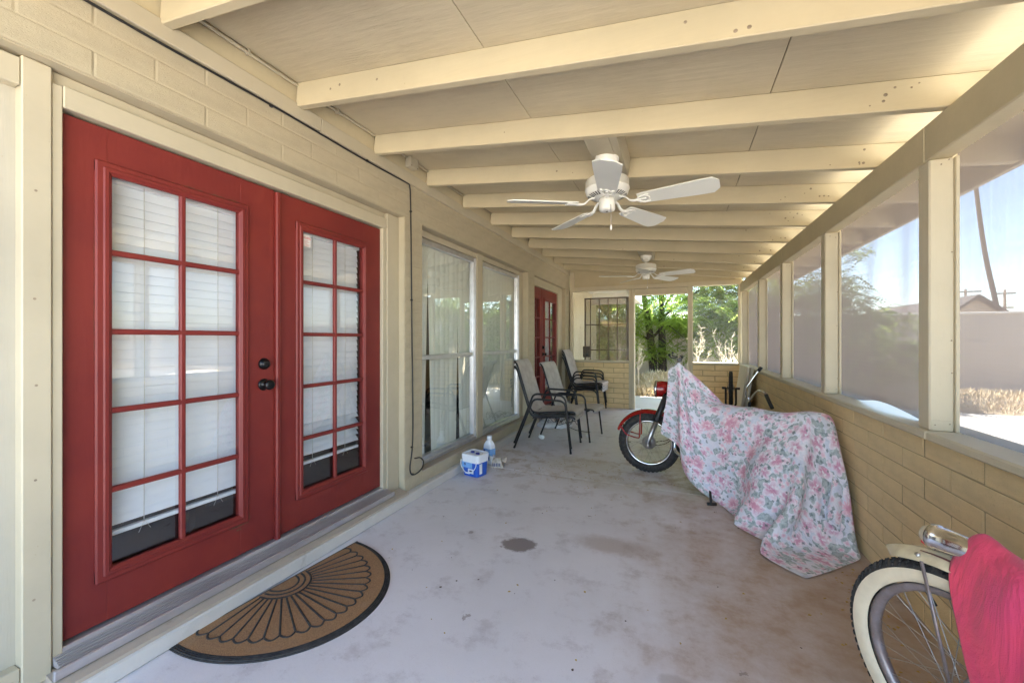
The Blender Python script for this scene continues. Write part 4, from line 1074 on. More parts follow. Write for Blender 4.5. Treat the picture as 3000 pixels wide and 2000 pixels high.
for k in range(70):
    x, y = rr.uniform(-1.9, 1.0), rr.uniform(.9, 6.5); a = rr.uniform(0, 6.3); s_ = rr.uniform(.003, .008)
    p = [(x+s_*rr.uniform(.5, 1.3)*math.cos(a+i*1.257), y+s_*rr.uniform(.5, 1.3)*math.sin(a+i*1.257), .003+rr.uniform(0, .003)) for i in range(5)]
    t.add(p, [(0, 1, 2, 3, 4)])
tag(t.build('floor_litter', 'litter'), 'small dark specks of litter on the porch floor', 'litter', kind='stuff')

# ================================================================== MOTORCYCLE (under a sheet)
moto = thing('motorcycle', 'small red trail motorcycle on its stand, mostly hidden under a floral sheet', 'motorcycle', (.25, 3.95, 0))
WC = Vector((-.292, 4.40, .305)); wd = Vector((-1, .03, 0)).normalized(); wa = Vector((-wd.y, wd.x, 0))   # wheel heading / axle
def frame_at(c, d):
    d = Vector(d).normalized(); a = Vector((-d.y, d.x, 0)).normalized(); u = Vector((0, 0, 1))
    return Matrix(((d.x, a.x, u.x, c[0]), (d.y, a.y, u.y, c[1]), (d.z, a.z, u.z, c[2]), (0, 0, 0, 1)))
def wheel(parent, name, c, d, Rt, rt, rimR, rimw, nsp, mats, hubr=.035, hubw=.10, knob=True, drum=0.0, lean=0.0, sp=.0016):
    F = frame_at(c, d) @ Matrix.Rotation(lean, 4, 'X')
    wobj = MB().torus((0, 0, 0), Rt-rt, rt, 64, 12, 'y', F)
    if knob:
        for k in range(46):
            for s in (-1, 0, 1):
                a = 2*math.pi*(k+.5*(s != 0))/46
                Mx = F @ Matrix.Rotation(-a, 4, 'Y') @ Matrix.Translation((Rt-.004, 0, 0)) @ Matrix.Rotation(0, 4, 'Z')
                wobj.box(-.006, .007-.003*abs(s), s*rt*.55-rt*.22, s*rt*.55+rt*.22, -.012, .012, 0, Mx)
    w_ = link(name, wobj.mesh(name), mats['tyre'], parent)
    rm = MB().lathe([(rimR-.012, -rimw), (rimR+.004, -rimw), (rimR+.004, -rimw+.004), (rimR-.010, -rimw*.4), (rimR-.012, 0), (rimR-.010, rimw*.4), (rimR+.004, rimw-.004), (rimR+.004, rimw), (rimR-.012, rimw), (rimR-.020, rimw*.5), (rimR-.022, 0), (rimR-.020, -rimw*.5), (rimR-.012, -rimw)], (0, 0, 0), 64, 'y', mat=F)
    link('rim', rm.mesh('rim'), mats['rim'], w_)
    hb_ = MB().lathe([(0, -hubw/2-.03), (.008, -hubw/2-.03), (.008, -hubw/2), (hubr*1.25, -hubw/2), (hubr*1.25, -hubw/2+.006), (hubr*.8, -hubw/2+.012), (hubr*.8, hubw/2-.012), (hubr*1.25, hubw/2-.006), (hubr*1.25, hubw/2), (.008, hubw/2), (.008, hubw/2+.03), (0, hubw/2+.03)], (0, 0, 0), 24, 'y', mat=F)
    if drum: hb_.lathe([(0, -drum*.55), (drum*.9, -drum*.5), (drum, -drum*.35), (drum, drum*.35), (drum*.9, drum*.5), (0, drum*.55)], (0, 0, 0), 32, 'y', mat=F)
    link('hub', hb_.mesh('hub'), mats['hub'], w_)
    for k in range(nsp):
        s = 1 if k % 2 else -1; a = 2*math.pi*k/nsp; a2 = a + (.62 if (k//2) % 2 else -.62)
        hr = max(hubr*1.15, drum*.95)
        p0 = Vector((hr*math.cos(a2), s*hubw*.42, hr*math.sin(a2))); p1 = Vector(((rimR-.014)*math.cos(a), s*rimw*.15, (rimR-.014)*math.sin(a)))
        link('spoke', MB().tube([F @ p0, F @ p1], sp, 5, False).mesh('spoke'), mats['spoke'], w_)
    return w_, F
MM = dict(tyre='rubber', rim='chrome', hub='steel', spoke='steel')
fw, F = wheel(moto, 'front_wheel', WC, wd, .305, .045, .230, .028, 32, MM, .03, .11, True, .068)
link('valve', MB().tube([F @ Vector((.212, -.01, -.02)), F @ Vector((.185, -.018, -.02))], .004, 6).mesh('valve'), 'black_plastic', fw)
# front fender: an arched channel over the top of the wheel, with two stays
rows = []
for i in range(25):
    a = R(20 + (128-20)*i/24)
    Rf = .345 + (.012 if i > 20 else 0)
    row = []
    for q in np.linspace(-1, 1, 9):
        dr = -.030*abs(q)**3; wdt = .058*(1 if 2 < i < 22 else .92)
        row.append(F @ Vector(((Rf+dr)*math.cos(a+0), q*wdt, (Rf+dr)*math.sin(a))))
    rows.append(row)
fd = MB().grid(rows); fd.grid([[p + Vector((0, 0, -.004)) for p in r_[::-1]] for r_ in rows]); fd = fd.build('front_fender', 'moto_red', moto)
for s in (-1,):
    st = MB().tube([F @ Vector(p) for p in smooth_path([(.285, s*.06, .17), (.235, s*.075, .095), (.20, s*.082, .075), (.10, s*.086, .055), (.085, s*.085, .10), (.08, s*.065, .33)], 4)], .0075, 7); link('fender_stay', st.mesh('fender_stay'), 'moto_red', fd)
st = MB().tube([F @ Vector(p) for p in smooth_path([(.285, .06, .17), (.235, .075, .095), (.20, .082, .075), (.10, .086, .055), (.085, .085, .10), (.08, .065, .33)], 4)], .0075, 7); link('fender_stay', st.mesh('fender_stay'), 'moto_red', fd)
# telescopic fork: silver lowers, black uppers
rk = Vector((-.36, 0, 1)).normalized()
for s in (-1, 1):
    b0 = Vector((.01, s*.085, -.0)); up_ = lambda l: F @ (b0 + rk*l)
    MB().tube([up_(-.02), up_(.02), up_(.26)], [.016, .024, .024], 12).build('fork_lower', 'steel', moto)
    MB().tube([up_(.255), up_(.27), up_(.55)], [.030, .032, .029], 12).build('fork_upper', 'black_plastic', moto)
    MB().tube([up_(.55), up_(.80)], .018, 10).build('fork_tube', 'chrome', moto)
MB().tube([F @ Vector((.0, -.12, -.005)), F @ Vector((0, .12, -.005))], .010, 8).build('axle', 'steel', moto)
br = MB().tube([F @ Vector(p) for p in smooth_path([(.05, -.10, -.045), (-.06, -.10, -.05), (-.16, -.10, -.02), (-.24, -.09, .05)], 4)], .004, 6); br.tube([F @ Vector(p) for p in smooth_path([(-.06, -.09, -.01), (-.18, -.10, .02), (-.26, -.09, .10)], 4)], .004, 6); br.build('brake_cable', 'iron_brown', moto)
ba = MB().tube([F @ Vector((-.03, -.095, .0)), F @ Vector((.06, -.10, -.05)), F @ Vector((.10, -.10, -.045))], .008, 7); ba.build('brake_arm', 'steel', moto)
hd = F @ (rk*.60)
H0 = hd + Vector((-.075, 0, .0)); Hm = frame_at(H0, (-1, .05, -.05))
MB().lathe([(0, -.10), (.05, -.09), (.075, -.05), (.082, .0), (.082, .045)], (0, 0, 0), 28, 'x', mat=Hm).build('headlamp', 'moto_red', moto)
MB().lathe([(.083, .045), (.088, .048), (.088, .066), (.080, .070), (.078, .066)], (0, 0, 0), 28, 'x', mat=Hm).build('headlamp_rim', 'chrome', moto)
MB().lathe([(.079, .066), (.05, .076), (0, .08)], (0, 0, 0), 28, 'x', mat=Hm).build('headlamp_lens', 'lens', moto)
# handlebar (across, i.e. almost along the view), grips, levers
tb = F @ (rk*.80)
hbp = [(0, -.33, .155), (-.06, -.22, .145), (-.04, -.10, .05), (0, 0, .03), (-.04, .10, .05), (-.06, .22, .145), (0, .33, .155)]
toW = lambda p: tb + wd*(-p[0]*0 + p[0]) + wa*p[1] + Vector((0, 0, p[2]-.02))
MB().tube([toW(p) for p in smooth_path([(-.03, -.34, .15), (-.02, -.22, .145), (0, -.10, .05), (0, 0, .03), (0, .10, .05), (-.02, .22, .145), (-.03, .34, .15)], 5)], .011, 10).build('handlebar', 'chrome', moto)
gd = wa
for s in (-1, 1):
    MB().tube([toW((-.025, s*.24, .147)), toW((-.03, s*.26, .148)), toW((-.035, s*.35, .152)), toW((-.035, s*.365, .152))], [.016, .0195, .0215, .018], 12).build('grip', 'black_plastic', moto)
    lv = MB().tube([toW((.0, s*.17, .155)), toW((.05, s*.20, .165)), toW((.055, s*.32, .19))], .006, 7); lv.lathe([(0, .012), (.008, .009), (.012, 0), (.008, -.009), (0, -.012)], toW((.056, s*.33, .195)), 12); lv.build('lever', 'black_metal', moto)
# frame, tank, engine, saddle and rear wheel under the sheet
AX = Vector((.74, -.67, 0)).normalized(); AN = Vector((AX.y, -AX.x, 0))     # rearwards / to the near side
if AN.y > 0: AN = -AN
hd0 = hd + Vector((.09, -.02, 0))
at_ = lambda l, n, z: (Vector((hd0.x, hd0.y, 0)) + AX*l + AN*n + Vector((0, 0, z)))
fr = MB(); fr.tube([at_(0, 0, .78), at_(.12, 0, .55), at_(.25, 0, .32), at_(.62, 0, .30), at_(1.06, 0, .31)], .022, 8); fr.tube([at_(.0, 0, .78), at_(.45, 0, .64), at_(.95, 0, .65)], .022, 8); fr.tube([at_(1.06, 0, .31), at_(.70, 0, .65)], .018, 8)
fr.build('frame', 'moto_red', moto)
MB().tube([at_(-.02, 0, .80), at_(.02, 0, .80), at_(.28, 0, .745), at_(.36, 0, .72)], [.05, .075, .075, .05], 14).build('fuel_tank', 'moto_red', moto)
MB().tube([at_(.36, 0, .715), at_(.42, 0, .72), at_(.80, 0, .72), at_(1.02, 0, .72), at_(1.08, 0, .71)], [.07, .10, .105, .10, .05], 14, flat=.5).build('saddle', 'black_plastic', moto)
eg = MB(); eg.tube([at_(.30, -.10, .36), at_(.30, .10, .36)], .12, 16); eg.tube([at_(.28, 0, .40), at_(.14, 0, .52)], .06, 12); eg.build('engine', 'steel', moto)
MB().tube(smooth_path([at_(.06, .07, .52), at_(.03, .09, .38), at_(.06, .11, .27), at_(.22, .12, .24), at_(.5, .13, .26), at_(.98, .14, .34)], 4), .016, 10).build('exhaust_pipe', 'chrome', moto)
MB().tube([at_(.20, -.18, .25), at_(.20, .20, .25)], .012, 8).build('foot_pegs', 'black_metal', moto)
rkm = MB()
for s_ in (-1, 1): rkm.tube([at_(.98, s_*.08, .66), at_(1.05, s_*.06, .72), at_(1.18, s_*.06, .73)], .012, 8)
rkm.tube([at_(1.18, -.06, .73), at_(1.18, .06, .73)], .012, 8); rkm.build('carrier_rack', 'chrome', moto)
wheel(moto, 'rear_wheel', at_(1.10, 0, .305), AX, .305, .043, .232, .028, 12, MM, .03, .11, False, .07)
ks = MB().tube([at_(.38, .05, .15), (.245, 3.71, .015)], .010, 8); ks.tube([(.215, 3.69, .012), (.285, 3.71, .012)], .013, 8); ks.build('kickstand', 'black_metal', moto)

# ================================================================== FLORAL SHEET over the motorcycle
# the drape is settled by a small position-based cloth solver: a flat sheet hooked on the grip, laid over the machine
CELL = .036
near_i = lambda A, x: int(np.argmin(abs(A-x)))
def settle(X, T, caps, pins, wall, steps, sub, keep=None, smooth=2):
    """position-based cloth: X start points, T rest positions in the flat cloth, caps = capsules (p, q, r), pins = fixed points"""
    NU, NV = X.shape[:2]; Vel = np.zeros_like(X); Wt = np.ones((NU, NV, 1))
    for k, v in pins.items(): X[k] = v; Wt[k] = 0
    def pairs(di, dj):
        out = []; I = np.arange(NU); J = np.arange(NV)
        for p in (0, 1):
            if dj == 0: A = np.array([i for i in range(NU-di) if (i//di) % 2 == p]); out.append(((A[:, None], J[None]), ((A+di)[:, None], J[None])))
            elif di == 0: A = np.array([j for j in range(NV-dj) if (j//dj) % 2 == p]); out.append(((I[:, None], A[None]), (I[:, None], (A+dj)[None])))
            else:
                A = np.array([i for i in range(NU-1) if i % 2 == p]); B = np.arange(NV-1) if dj > 0 else np.arange(1, NV)
                out.append(((A[:, None], B[None]), ((A+1)[:, None], (B+dj)[None])))
        return out
    cons = []
    for prs, k in ((pairs(1, 0)+pairs(0, 1), 1.0), (pairs(1, 1)+pairs(1, -1), .30), (pairs(2, 0)+pairs(0, 2), .14), (pairs(4, 0)+pairs(0, 4), .025)):
        for a, b_ in prs:
            w = Wt[a] + Wt[b_]; w[w == 0] = 1
            cons.append((a, b_, np.linalg.norm(T[b_]-T[a], axis=-1, keepdims=True), k*Wt[a]/w, k*Wt[b_]/w))
    def collide(X, Xo):
        for (p, q, r) in caps:
            d = q-p; t = np.clip(((X-p)@d)/(d@d), 0, 1); c = p + t[..., None]*d; w = X-c; L = np.linalg.norm(w, axis=-1); m = L < r+.006
            if m.any():
                Y = c[m] + w[m]/(L[m][:, None]+1e-9)*(r+.006); X[m] = Y*.79 + Xo[m]*.21
        m = X[..., 2] < .008; X[m, 2] = .008; X[m, :2] = Xo[m, :2] + (X[m, :2]-Xo[m, :2])*.35
        wx = wall - .012*X[..., 1]; m = X[..., 0] > wx; X[m, 0] = wx[m]
    dt = .013
    for it in range(steps):
        Vel[..., 2] -= 9.8*dt; Vel *= .985 if it < steps*.55 else .94
        Xo = X.copy(); X = X + Vel*dt*Wt
        for s in range(sub):
            for (a, b_, rest, ka, kb) in cons:
                d = X[b_]-X[a]; L = np.sqrt((d*d).sum(-1, keepdims=True)) + 1e-9; c = (L-rest)/L*d; X[a] += ka*c; X[b_] -= kb*c
            if s % 2: collide(X, Xo)
        collide(X, Xo); Vel = (X-Xo)/dt; sp = np.linalg.norm(Vel, axis=-1, keepdims=True); Vel = np.where(sp > 3, Vel/(sp+1e-9)*3, Vel)
    for it in range(smooth):                                         # ease out the grid zigzag
        A = X.copy(); A[1:-1, 1:-1] = .5*X[1:-1, 1:-1] + .125*(X[:-2, 1:-1]+X[2:, 1:-1]+X[1:-1, :-2]+X[1:-1, 2:])
        for e_ in (0, -1): A[e_, 1:-1] = .5*X[e_, 1:-1] + .25*(X[e_, :-2]+X[e_, 2:]); A[1:-1, e_] = .5*X[1:-1, e_] + .25*(X[:-2, e_]+X[2:, e_])
        if keep: A[keep] = X[keep]
        X = A
    return X
def settle_sheet():
    g = np.random.default_rng(3); h = CELL
    ax = np.array(AX); an = np.array(AN); down = np.array([0., 0., -1.])
    at = lambda l, n, z: np.array([hd0.x, hd0.y, 0.]) + ax*l + an*n + np.array([0., 0., z])
    peak = np.array([-.012, 4.045, 1.195])
    U = np.arange(-.126, 2.00, h); V = np.arange(-.92, .62, h); NU, NV = len(U), len(V)
    rp = [peak, np.array([.20, 4.10, .955]), at(.70, .04, .825), at(.98, .05, .808), at(1.18, .06, .848), at(1.25, .06, .845)]
    cum = np.cumsum([0] + [np.linalg.norm(rp[i+1]-rp[i]) for i in range(len(rp)-1)]); Lr = cum[-1]
    def ridge(u):
        if u < 0: return peak + np.array([-.40, -.22, -.85])*(-u)
        if u >= Lr: return rp[-1] + (ax*.45 + down*.85)*(u-Lr)
        i = min(len(rp)-2, int(np.searchsorted(cum, u, side='right'))-1); t = (u-cum[i])/(cum[i+1]-cum[i]); return rp[i]*(1-t) + rp[i+1]*t
    Lu = np.interp(U, [-.224, 0, .4, .9, Lr, 2.3], [.56, .65, .735, .865, .90, .82])
    T = np.zeros((NU, NV, 2)); X = np.zeros((NU, NV, 3))
    for i in range(NU):
        T[i, :, 0] = U[i]; T[i, :, 1] = np.where(V < 0, V*Lu[i]/.93, V); r = ridge(U[i])
        for j, v in enumerate(T[i, :, 1]):
            d = abs(v); s = an if v < 0 else -an; f = .12 if v < 0 else (.24 if U[i] > Lr-.35 else .16)
            X[i, j] = r + s*d if d < f else r + s*(f+(d-f)*.25) + down*.96*(d-f)
            if U[i] > Lr and v < 0: X[i, j] = r + s*d*.8 + down*.3*d
    X += g.normal(0, .003, X.shape)
    caps = [(at(.0, .0, .80), at(.30, 0, .745), .085), (at(.42, .055, .725), at(1.05, .055, .72), .065), (at(.42, -.055, .725), at(1.05, -.055, .72), .065),
        (at(1.05, .09, .785), at(1.26, .10, .80), .03), (at(1.05, -.12, .785), at(1.26, -.14, .80), .03), (at(1.26, .10, .80), at(1.26, -.14, .80), .03),
        (at(.30, .12, .38), at(.30, -.12, .38), .13), (at(.25, .17, .26), at(1.1, .15, .32), .03), (at(1.10, .04, .3), at(1.10, -.04, .3), .30),
        (peak+np.array([0, 0, -.025]), peak+np.array([-.02, .25, -.03]), .02), (np.array([-.29, 4.32, .0]), np.array([-.05, 4.33, .85]), .05),
        (np.array([-.29, 4.36, .305]), np.array([-.29, 4.44, .305]), .31), (np.array([-.13, 4.4, .86]), np.array([-.05, 4.4, .86]), .085)]
    k0 = (near_i(U, 0), near_i(V, 0)); pins = {k0: peak}; jp = near_i(V, .08)
    for i, u in enumerate(U):
        if .72 <= u <= Lr-.02: pins[(i, jp)] = ridge(u) - an*.08 + down*.012; pins[(i, jp-2)] = ridge(u) - an*.0 + down*.006
    pins[(near_i(U, Lr), near_i(V, .21))] = at(1.27, -.15, .84); pins[(near_i(U, Lr-.1), near_i(V, .20))] = at(1.17, -.14, .845)
    return settle(X, T, caps, pins, 1.105, 240, 6, k0)
def settle_pink():
    h = .030; U = np.arange(-.02, 1.10, h); V = np.arange(-.74, .42, h); NU, NV = len(U), len(V)
    rp = np.array([(.788, 1.525, .835), (.81, 1.42, .80), (.83, 1.30, .80), (.88, 1.0, .86), (.88, .68, .90)])
    cum = np.concatenate([[0], np.cumsum(np.linalg.norm(np.diff(rp, axis=0), axis=1))])
    rd = lambda u: np.array([np.interp(u*.62, cum, rp[:, k]) for k in range(3)])
    side = np.array([-.93, -.36, 0]); T = np.zeros((NU, NV, 2)); X = np.zeros((NU, NV, 3)); g = np.random.default_rng(8)
    for i, u in enumerate(U):
        for j, v in enumerate(V):
            uu = u + (.95*max(0, -v-.05) if v < 0 else 0); T[i, j] = (uu, v); d = abs(v); s_ = side if v < 0 else -side
            X[i, j] = rd(uu) + s_*(min(d, .05) + max(0, d-.05)*.35) + np.array([0, 0, -.9*max(0, d-.05)])
    X += g.normal(0, .004, X.shape); j0 = near_i(V, 0)
    pins = {(i, j0): rd(u) for i, u in enumerate(U) if i % 3 == 0}
    B = [BF @ Vector((x_, 0, z_)) for x_, z_ in ((.0, .0), (-.1, .36))]
    caps = [(rp[k]-np.array([0, 0, .035]), rp[k+1]-np.array([0, 0, .035]), .03) for k in range(4)]
    for s_ in (-1, 1):
        q0, q1 = BF @ Vector((0, s_*.06, 0)), BF @ Vector((-.17, s_*.05, .42)); caps.append((np.array(q0), np.array(q1), .02))
    c0 = np.array(BC); a_ = np.array(BF @ Vector((0, 1, 0))) - c0
    ring = [np.array(BF @ Vector((.36*math.cos(R(k)), 0, .36*math.sin(R(k))))) for k in range(75, 186, 22)]
    caps += [(ring[k], ring[k+1], .045) for k in range(len(ring)-1)]
    return settle(X, T, caps, pins, 1.105, 170, 6, None, 1)
def sheet_grid(): return [[Vector(p) for p in row] for row in settle_sheet()]
def sheet(name, rows, mat, uvs=1.0, cell=None):
    h, w = len(rows), len(rows[0])
    me = bpy.data.meshes.new(name)
    me.from_pydata([tuple(p) for r_ in rows for p in r_], [], [(i*w+j, i*w+j+1, (i+1)*w+j+1, (i+1)*w+j) for i in range(h-1) for j in range(w-1)])
    # UV from accumulated cloth lengths, so the print keeps its size
    uv = me.uv_layers.new(name='UVMap'); A = np.array([[tuple(p) for p in r_] for r_ in rows])
    du = np.linalg.norm(np.diff(A, axis=0), axis=2); dv = np.linalg.norm(np.diff(A, axis=1), axis=2)
    U = np.zeros((h, w)); U[1:] = np.cumsum(du.mean(axis=1)*1.0, axis=0)[:, None]
    V = np.zeros((h, w)); V[:, 1:] = np.cumsum(dv, axis=1)
    V -= V[:, w//3][:, None]
    if cell: U, V = np.meshgrid(np.arange(h)*cell, np.arange(w)*cell, indexing='ij')
    idx = np.zeros(len(me.loops), dtype=np.int32); me.loops.foreach_get('vertex_index', idx)
    arr = np.stack([U.ravel()[idx], V.ravel()[idx]], 1).astype(np.float32)*uvs
    uv.data.foreach_set('uv', arr.ravel())
    me.polygons.foreach_set('use_smooth', [True]*len(me.polygons)); me.update()
    me.materials.append(M[mat]); o = bpy.data.objects.new(name, me); COL.objects.link(o)
    return o
sh = sheet('floral_sheet', sheet_grid(), 'floral_cloth', cell=CELL)
tag(sh, 'pink and grey floral bed sheet draped over the motorcycle, trailing on the floor', 'sheet')
sd = sh.modifiers.new('thick', 'SOLIDIFY'); sd.thickness = .0025; sd.offset = 0
sb = sh.modifiers.new('sub', 'SUBSURF'); sb.levels = 2; sb.render_levels = 2

# ================================================================== FOREGROUND CRUISER BICYCLE
bike = thing('cruiser_bicycle', 'cream and mauve cruiser bicycle with whitewall tyre in the near right corner', 'bicycle', (.85, 1.1, 0))
BC = Vector((.790, 1.593, .349)); bd = Vector((-.511, .859, 0)).normalized()
BMats = dict(tyre='rubber', rim='mauve_metal', hub='steel', spoke='steel')
bw, BF = wheel(bike, 'front_wheel', BC, bd, .349, .030, .276, .017, 36, BMats, .026, .11, False, lean=-.085, sp=.0013)
tr = MB()
for k in range(84):                                               # chevron tread
    for s in (-1, 1):
        a = 2*math.pi*(k+(.5 if s > 0 else 0))/84
        for q in (.18, .55, .92):
            Mx = BF @ Matrix.Rotation(-a, 4, 'Y') @ Matrix.Translation((.319, 0, 0)) @ Matrix.Rotation(s*q*1.0, 4, 'Z') @ Matrix.Translation((.030, 0, 0)) @ Matrix.Rotation(s*.7, 4, 'X')
            tr.box(-.003, .0036, -.0062, .0062, -.0045, .0045, 0, Mx)
link('tread', tr.mesh('tread'), 'rubber', bw)
for s in (-1, 1):
    link('whitewall', MB().lathe([(.2835, s*.0190), (.290, s*.0262), (.300, s*.0302), (.310, s*.0315), (.319, s*.0318), (.326, s*.0312)], (0, 0, 0), 72, 'y', mat=BF).mesh('whitewall'), 'whitewall', bw)
VA = R(66)
link('valve', MB().tube([BF @ Vector((.262*math.cos(VA), -.004, .262*math.sin(VA))), BF @ Vector((.215*math.cos(VA), -.012, .215*math.sin(VA)))], .0055, 7).mesh('valve'), 'black_plastic', bw)
# front fender with maroon flashes
def fender(a0, a1, Rf, wd_, tip):
    rows = []
    n = 30
    for i in range(n+1):
        f = i/n; a = R(a0+(a1-a0)*f); row = []
        wsc = 1.0 if f > tip else math.sqrt(max(.02, 1-((tip-f)/tip)**2))
        for q in np.linspace(-1, 1, 13):
            dr = -.024*abs(q)**2.2 + (.006*(1-abs(q)*3) if abs(q) < .33 else 0)
            row.append(BF @ Vector(((Rf+dr)*math.cos(a), q*wd_*wsc, (Rf+dr)*math.sin(a))))
        rows.append(row)
    return rows
rows = fender(57, 196, .386, .046, .13)
fm = MB().grid(rows); fm.grid([[p+Vector((0, 0, -.003)) for p in r_[::-1]] for r_ in rows]); fo = fm.build('front_fender', 'cream_enamel', bike)
st = MB()
for s in (-1, 1):                                                 # swept maroon flash on each flank
    pr = []
    for i in range(4, 28):
        f = i/30; q = s*(.20+.62*min(1, f*1.7)**.8) if f < .5 else s*.80; wdt = .26*math.sin(math.pi*min(1, (f-.10)/.9))+.04
        rr_ = []
        for e_ in (-wdt*.5, 0, wdt*.5):
            qq = max(-1, min(1, q+e_)); dr = -.024*abs(qq)**2.2 + (.006*(1-abs(qq)*3) if abs(qq) < .33 else 0) + .0014
            a = R(57+139*f); rr_.append(BF @ Vector(((.386+dr)*math.cos(a), qq*.0465, (.386+dr)*math.sin(a))))
        pr.append(rr_)
    st.grid(pr)
link('fender_flash', st.mesh('fender_flash'), 'maroon', fo)
link('fender_rivet', MB().lathe([(0, .004), (.006, .003), (.007, 0)], (0, 0, 0), 12, 'z', mat=BF @ Matrix.Translation((.376*math.cos(R(76)), .036, .376*math.sin(R(76)))) @ Matrix.Rotation(R(-48), 4, 'X')).mesh('fender_rivet'), 'steel', fo)
# chrome bullet lamp on the fender
TL = BF @ Matrix.Translation((.425*math.cos(R(88)), 0, .428*math.sin(R(88)))) @ Matrix.Rotation(R(2), 4, 'Y')
tl = MB().lathe([(.0, -.10), (.012, -.095), (.026, -.07), (.034, -.03), (.036, .0), (.036, .036), (.039, .038), (.039, .056), (.034, .058)], (0, 0, 0), 24, 'x', mat=TL).build('fender_lamp', 'chrome', bike)
link('lamp_lens', MB().lathe([(.034, .057), (.031, .066), (.024, .078), (.012, .086), (0, .088)], (0, 0, 0), 20, 'x', mat=TL).mesh('lamp_lens'), 'whitewall', tl)
link('red_reflector', MB().lathe([(.0, .0), (.010, .001), (.006, .012), (0, .016)], (.064, .016, -.020), 12, 'x', mat=TL).mesh('red_reflector'), 'sticker_red', tl)
MB().box(-.012, .012, -.010, .010, -.042, -.03, .002, TL).build('lamp_bracket', 'chrome', bike)
q = lambda x, y, z: BF @ Vector((x, y, z))
for s in (-1, 1):
    MB().tube([q(.362*math.cos(R(78)), s*.044, .362*math.sin(R(78))), q(.0, s*.070, .0)], .0075, 8, flat=.55).build('fender_strut', 'mauve_metal', bike)
    MB().tube(smooth_path([q(.0, s*.062, .0), q(-.06, s*.060, .12), q(-.15, s*.055, .36), q(-.17, s*.045, .42), q(-.175, 0, .44)], 4), .0115, 8).build('fork_blade', 'mauve_metal', bike)
HT, HB = q(-.205, 0, .56), q(-.175, 0, .44)
RWC = Vector((.875, .45, .349)); BBp = Vector((.885, .90, .29)); STp = Vector((.880, .70, .78))
fr = MB(); fr.tube([HB, HT, HT+(HT-HB)*.4], .019, 10); fr.tube(smooth_path([HT, HT.lerp(STp, .5)+Vector((0, 0, -.04)), STp], 4), .016, 10); fr.tube(smooth_path([HB, HB.lerp(BBp, .5)+Vector((0, 0, -.04)), BBp], 4), .017, 10); fr.tube([BBp, STp], .016, 10)
for s in (-1, 1): fr.tube([STp, RWC+Vector((s*.06, 0, 0))], .009, 8); fr.tube([BBp, RWC+Vector((s*.06, 0, 0))], .010, 8)
fr.build('frame', 'mauve_metal', bike)
wheel(bike, 'rear_wheel', RWC, (0, 1, 0), .349, .030, .276, .017, 20, BMats, .026, .10, False)
MB().tube([STp+Vector((0, .10, .10)), STp+Vector((0, .06, .115)), STp+Vector((0, -.06, .125)), STp+Vector((0, -.13, .12))], [.03, .05, .11, .09], 14, flat=.4).build('saddle', 'black_plastic', bike)
ST = HT+(HT-HB)*.4
hb2 = MB().tube(smooth_path([ST+Vector((-.19, -.46, .10)), ST+Vector((-.20, -.28, .12)), ST+Vector((-.10, -.08, .13)), ST+Vector((0, .0, .10)), ST+Vector((.06, -.06, .13)), ST+Vector((.10, -.26, .12)), ST+Vector((.10, -.44, .10))], 5), .011, 8); hb2.tube([ST, ST+Vector((0, 0, .11))], .012, 8); hb2.build('handlebar', 'chrome', bike)
cr = MB(); cr.lathe([(.09, .045), (.095, .05), (.09, .055), (.02, .055)], (BBp.x, BBp.y, BBp.z), 32, 'x'); cr.tube([BBp+Vector((.06, 0, 0)), BBp+Vector((.075, 0, -.17))], .009, 8); cr.tube([BBp+Vector((-.06, 0, 0)), BBp+Vector((-.075, 0, .17))], .009, 8); cr.build('crankset', 'steel', bike)

# pink cloth thrown over the front of the bicycle, hanging down on the near side
rows = [[Vector(p) for p in r_] for r_ in settle_pink()]
pk = sheet('pink_cloth', rows, 'pink_cloth')
tag(pk, 'bright pink cloth thrown over the cruiser bicycle in the near right corner', 'cloth')
m_ = pk.modifiers.new('thick', 'SOLIDIFY'); m_.thickness = .003; m_ = pk.modifiers.new('sub', 'SUBSURF'); m_.levels = 1; m_.render_levels = 1

# ================================================================== CORNER CLUTTER
ft = thing('folding_table', 'folded cream table standing upright in the far right corner', 'table', (.79, 7.15, 0), 0, world=False)
for k, x in enumerate((0, .052)):
    MB().box(x, x+.043, -.375, .375, .0, .985, .008, Matrix.Rotation(R(8), 4, 'Y')).build('table_half', 'table_top', ft)
MB().box(.0435, .0515, -.3, .3, .08, .90, 0, Matrix.Rotation(R(8), 4, 'Y')).build('leg_frame', 'black_metal', ft)
bm_ = thing('small_bicycle', 'small black bicycle standing upside down by the far right corner, wheel up', 'bicycle', (.60, 6.4, 0))
sw, SF = wheel(bm_, 'front_wheel', (.690, 6.55, .672), (.106, .994, 0), .245, .027, .188, .016, 28, dict(tyre='rubber', rim='black_metal', hub='black_metal', spoke='steel'), .022, .09, True)
fk = MB()
for s in (-1, 1): fk.tube([SF @ Vector((0, s*.065, .0)), SF @ Vector((-.01, s*.065, -.22)), SF @ Vector((-.03, s*.03, -.29))], .014, 8)
fk.tube([SF @ Vector((-.03, 0, -.28)), SF @ Vector((-.06, 0, -.46))], .02, 8); fk.build('fork', 'black_metal', bm_)
for s in (-1, 1): MB().tube([SF @ Vector((0, s*.06, 0)), SF @ Vector((0, s*.115, 0))], .017, 10).build('axle_peg', 'black_metal', bm_)
fr = MB(); fr.tube([SF @ Vector((-.05, 0, -.36)), SF @ Vector((-.38, 0, -.30)), SF @ Vector((-.40, 0, -.58))], .016, 8); fr.tube([SF @ Vector((-.06, 0, -.42)), SF @ Vector((-.34, 0, -.20)), SF @ Vector((-.38, 0, -.30))], .018, 8); fr.build('frame', 'black_metal', bm_)
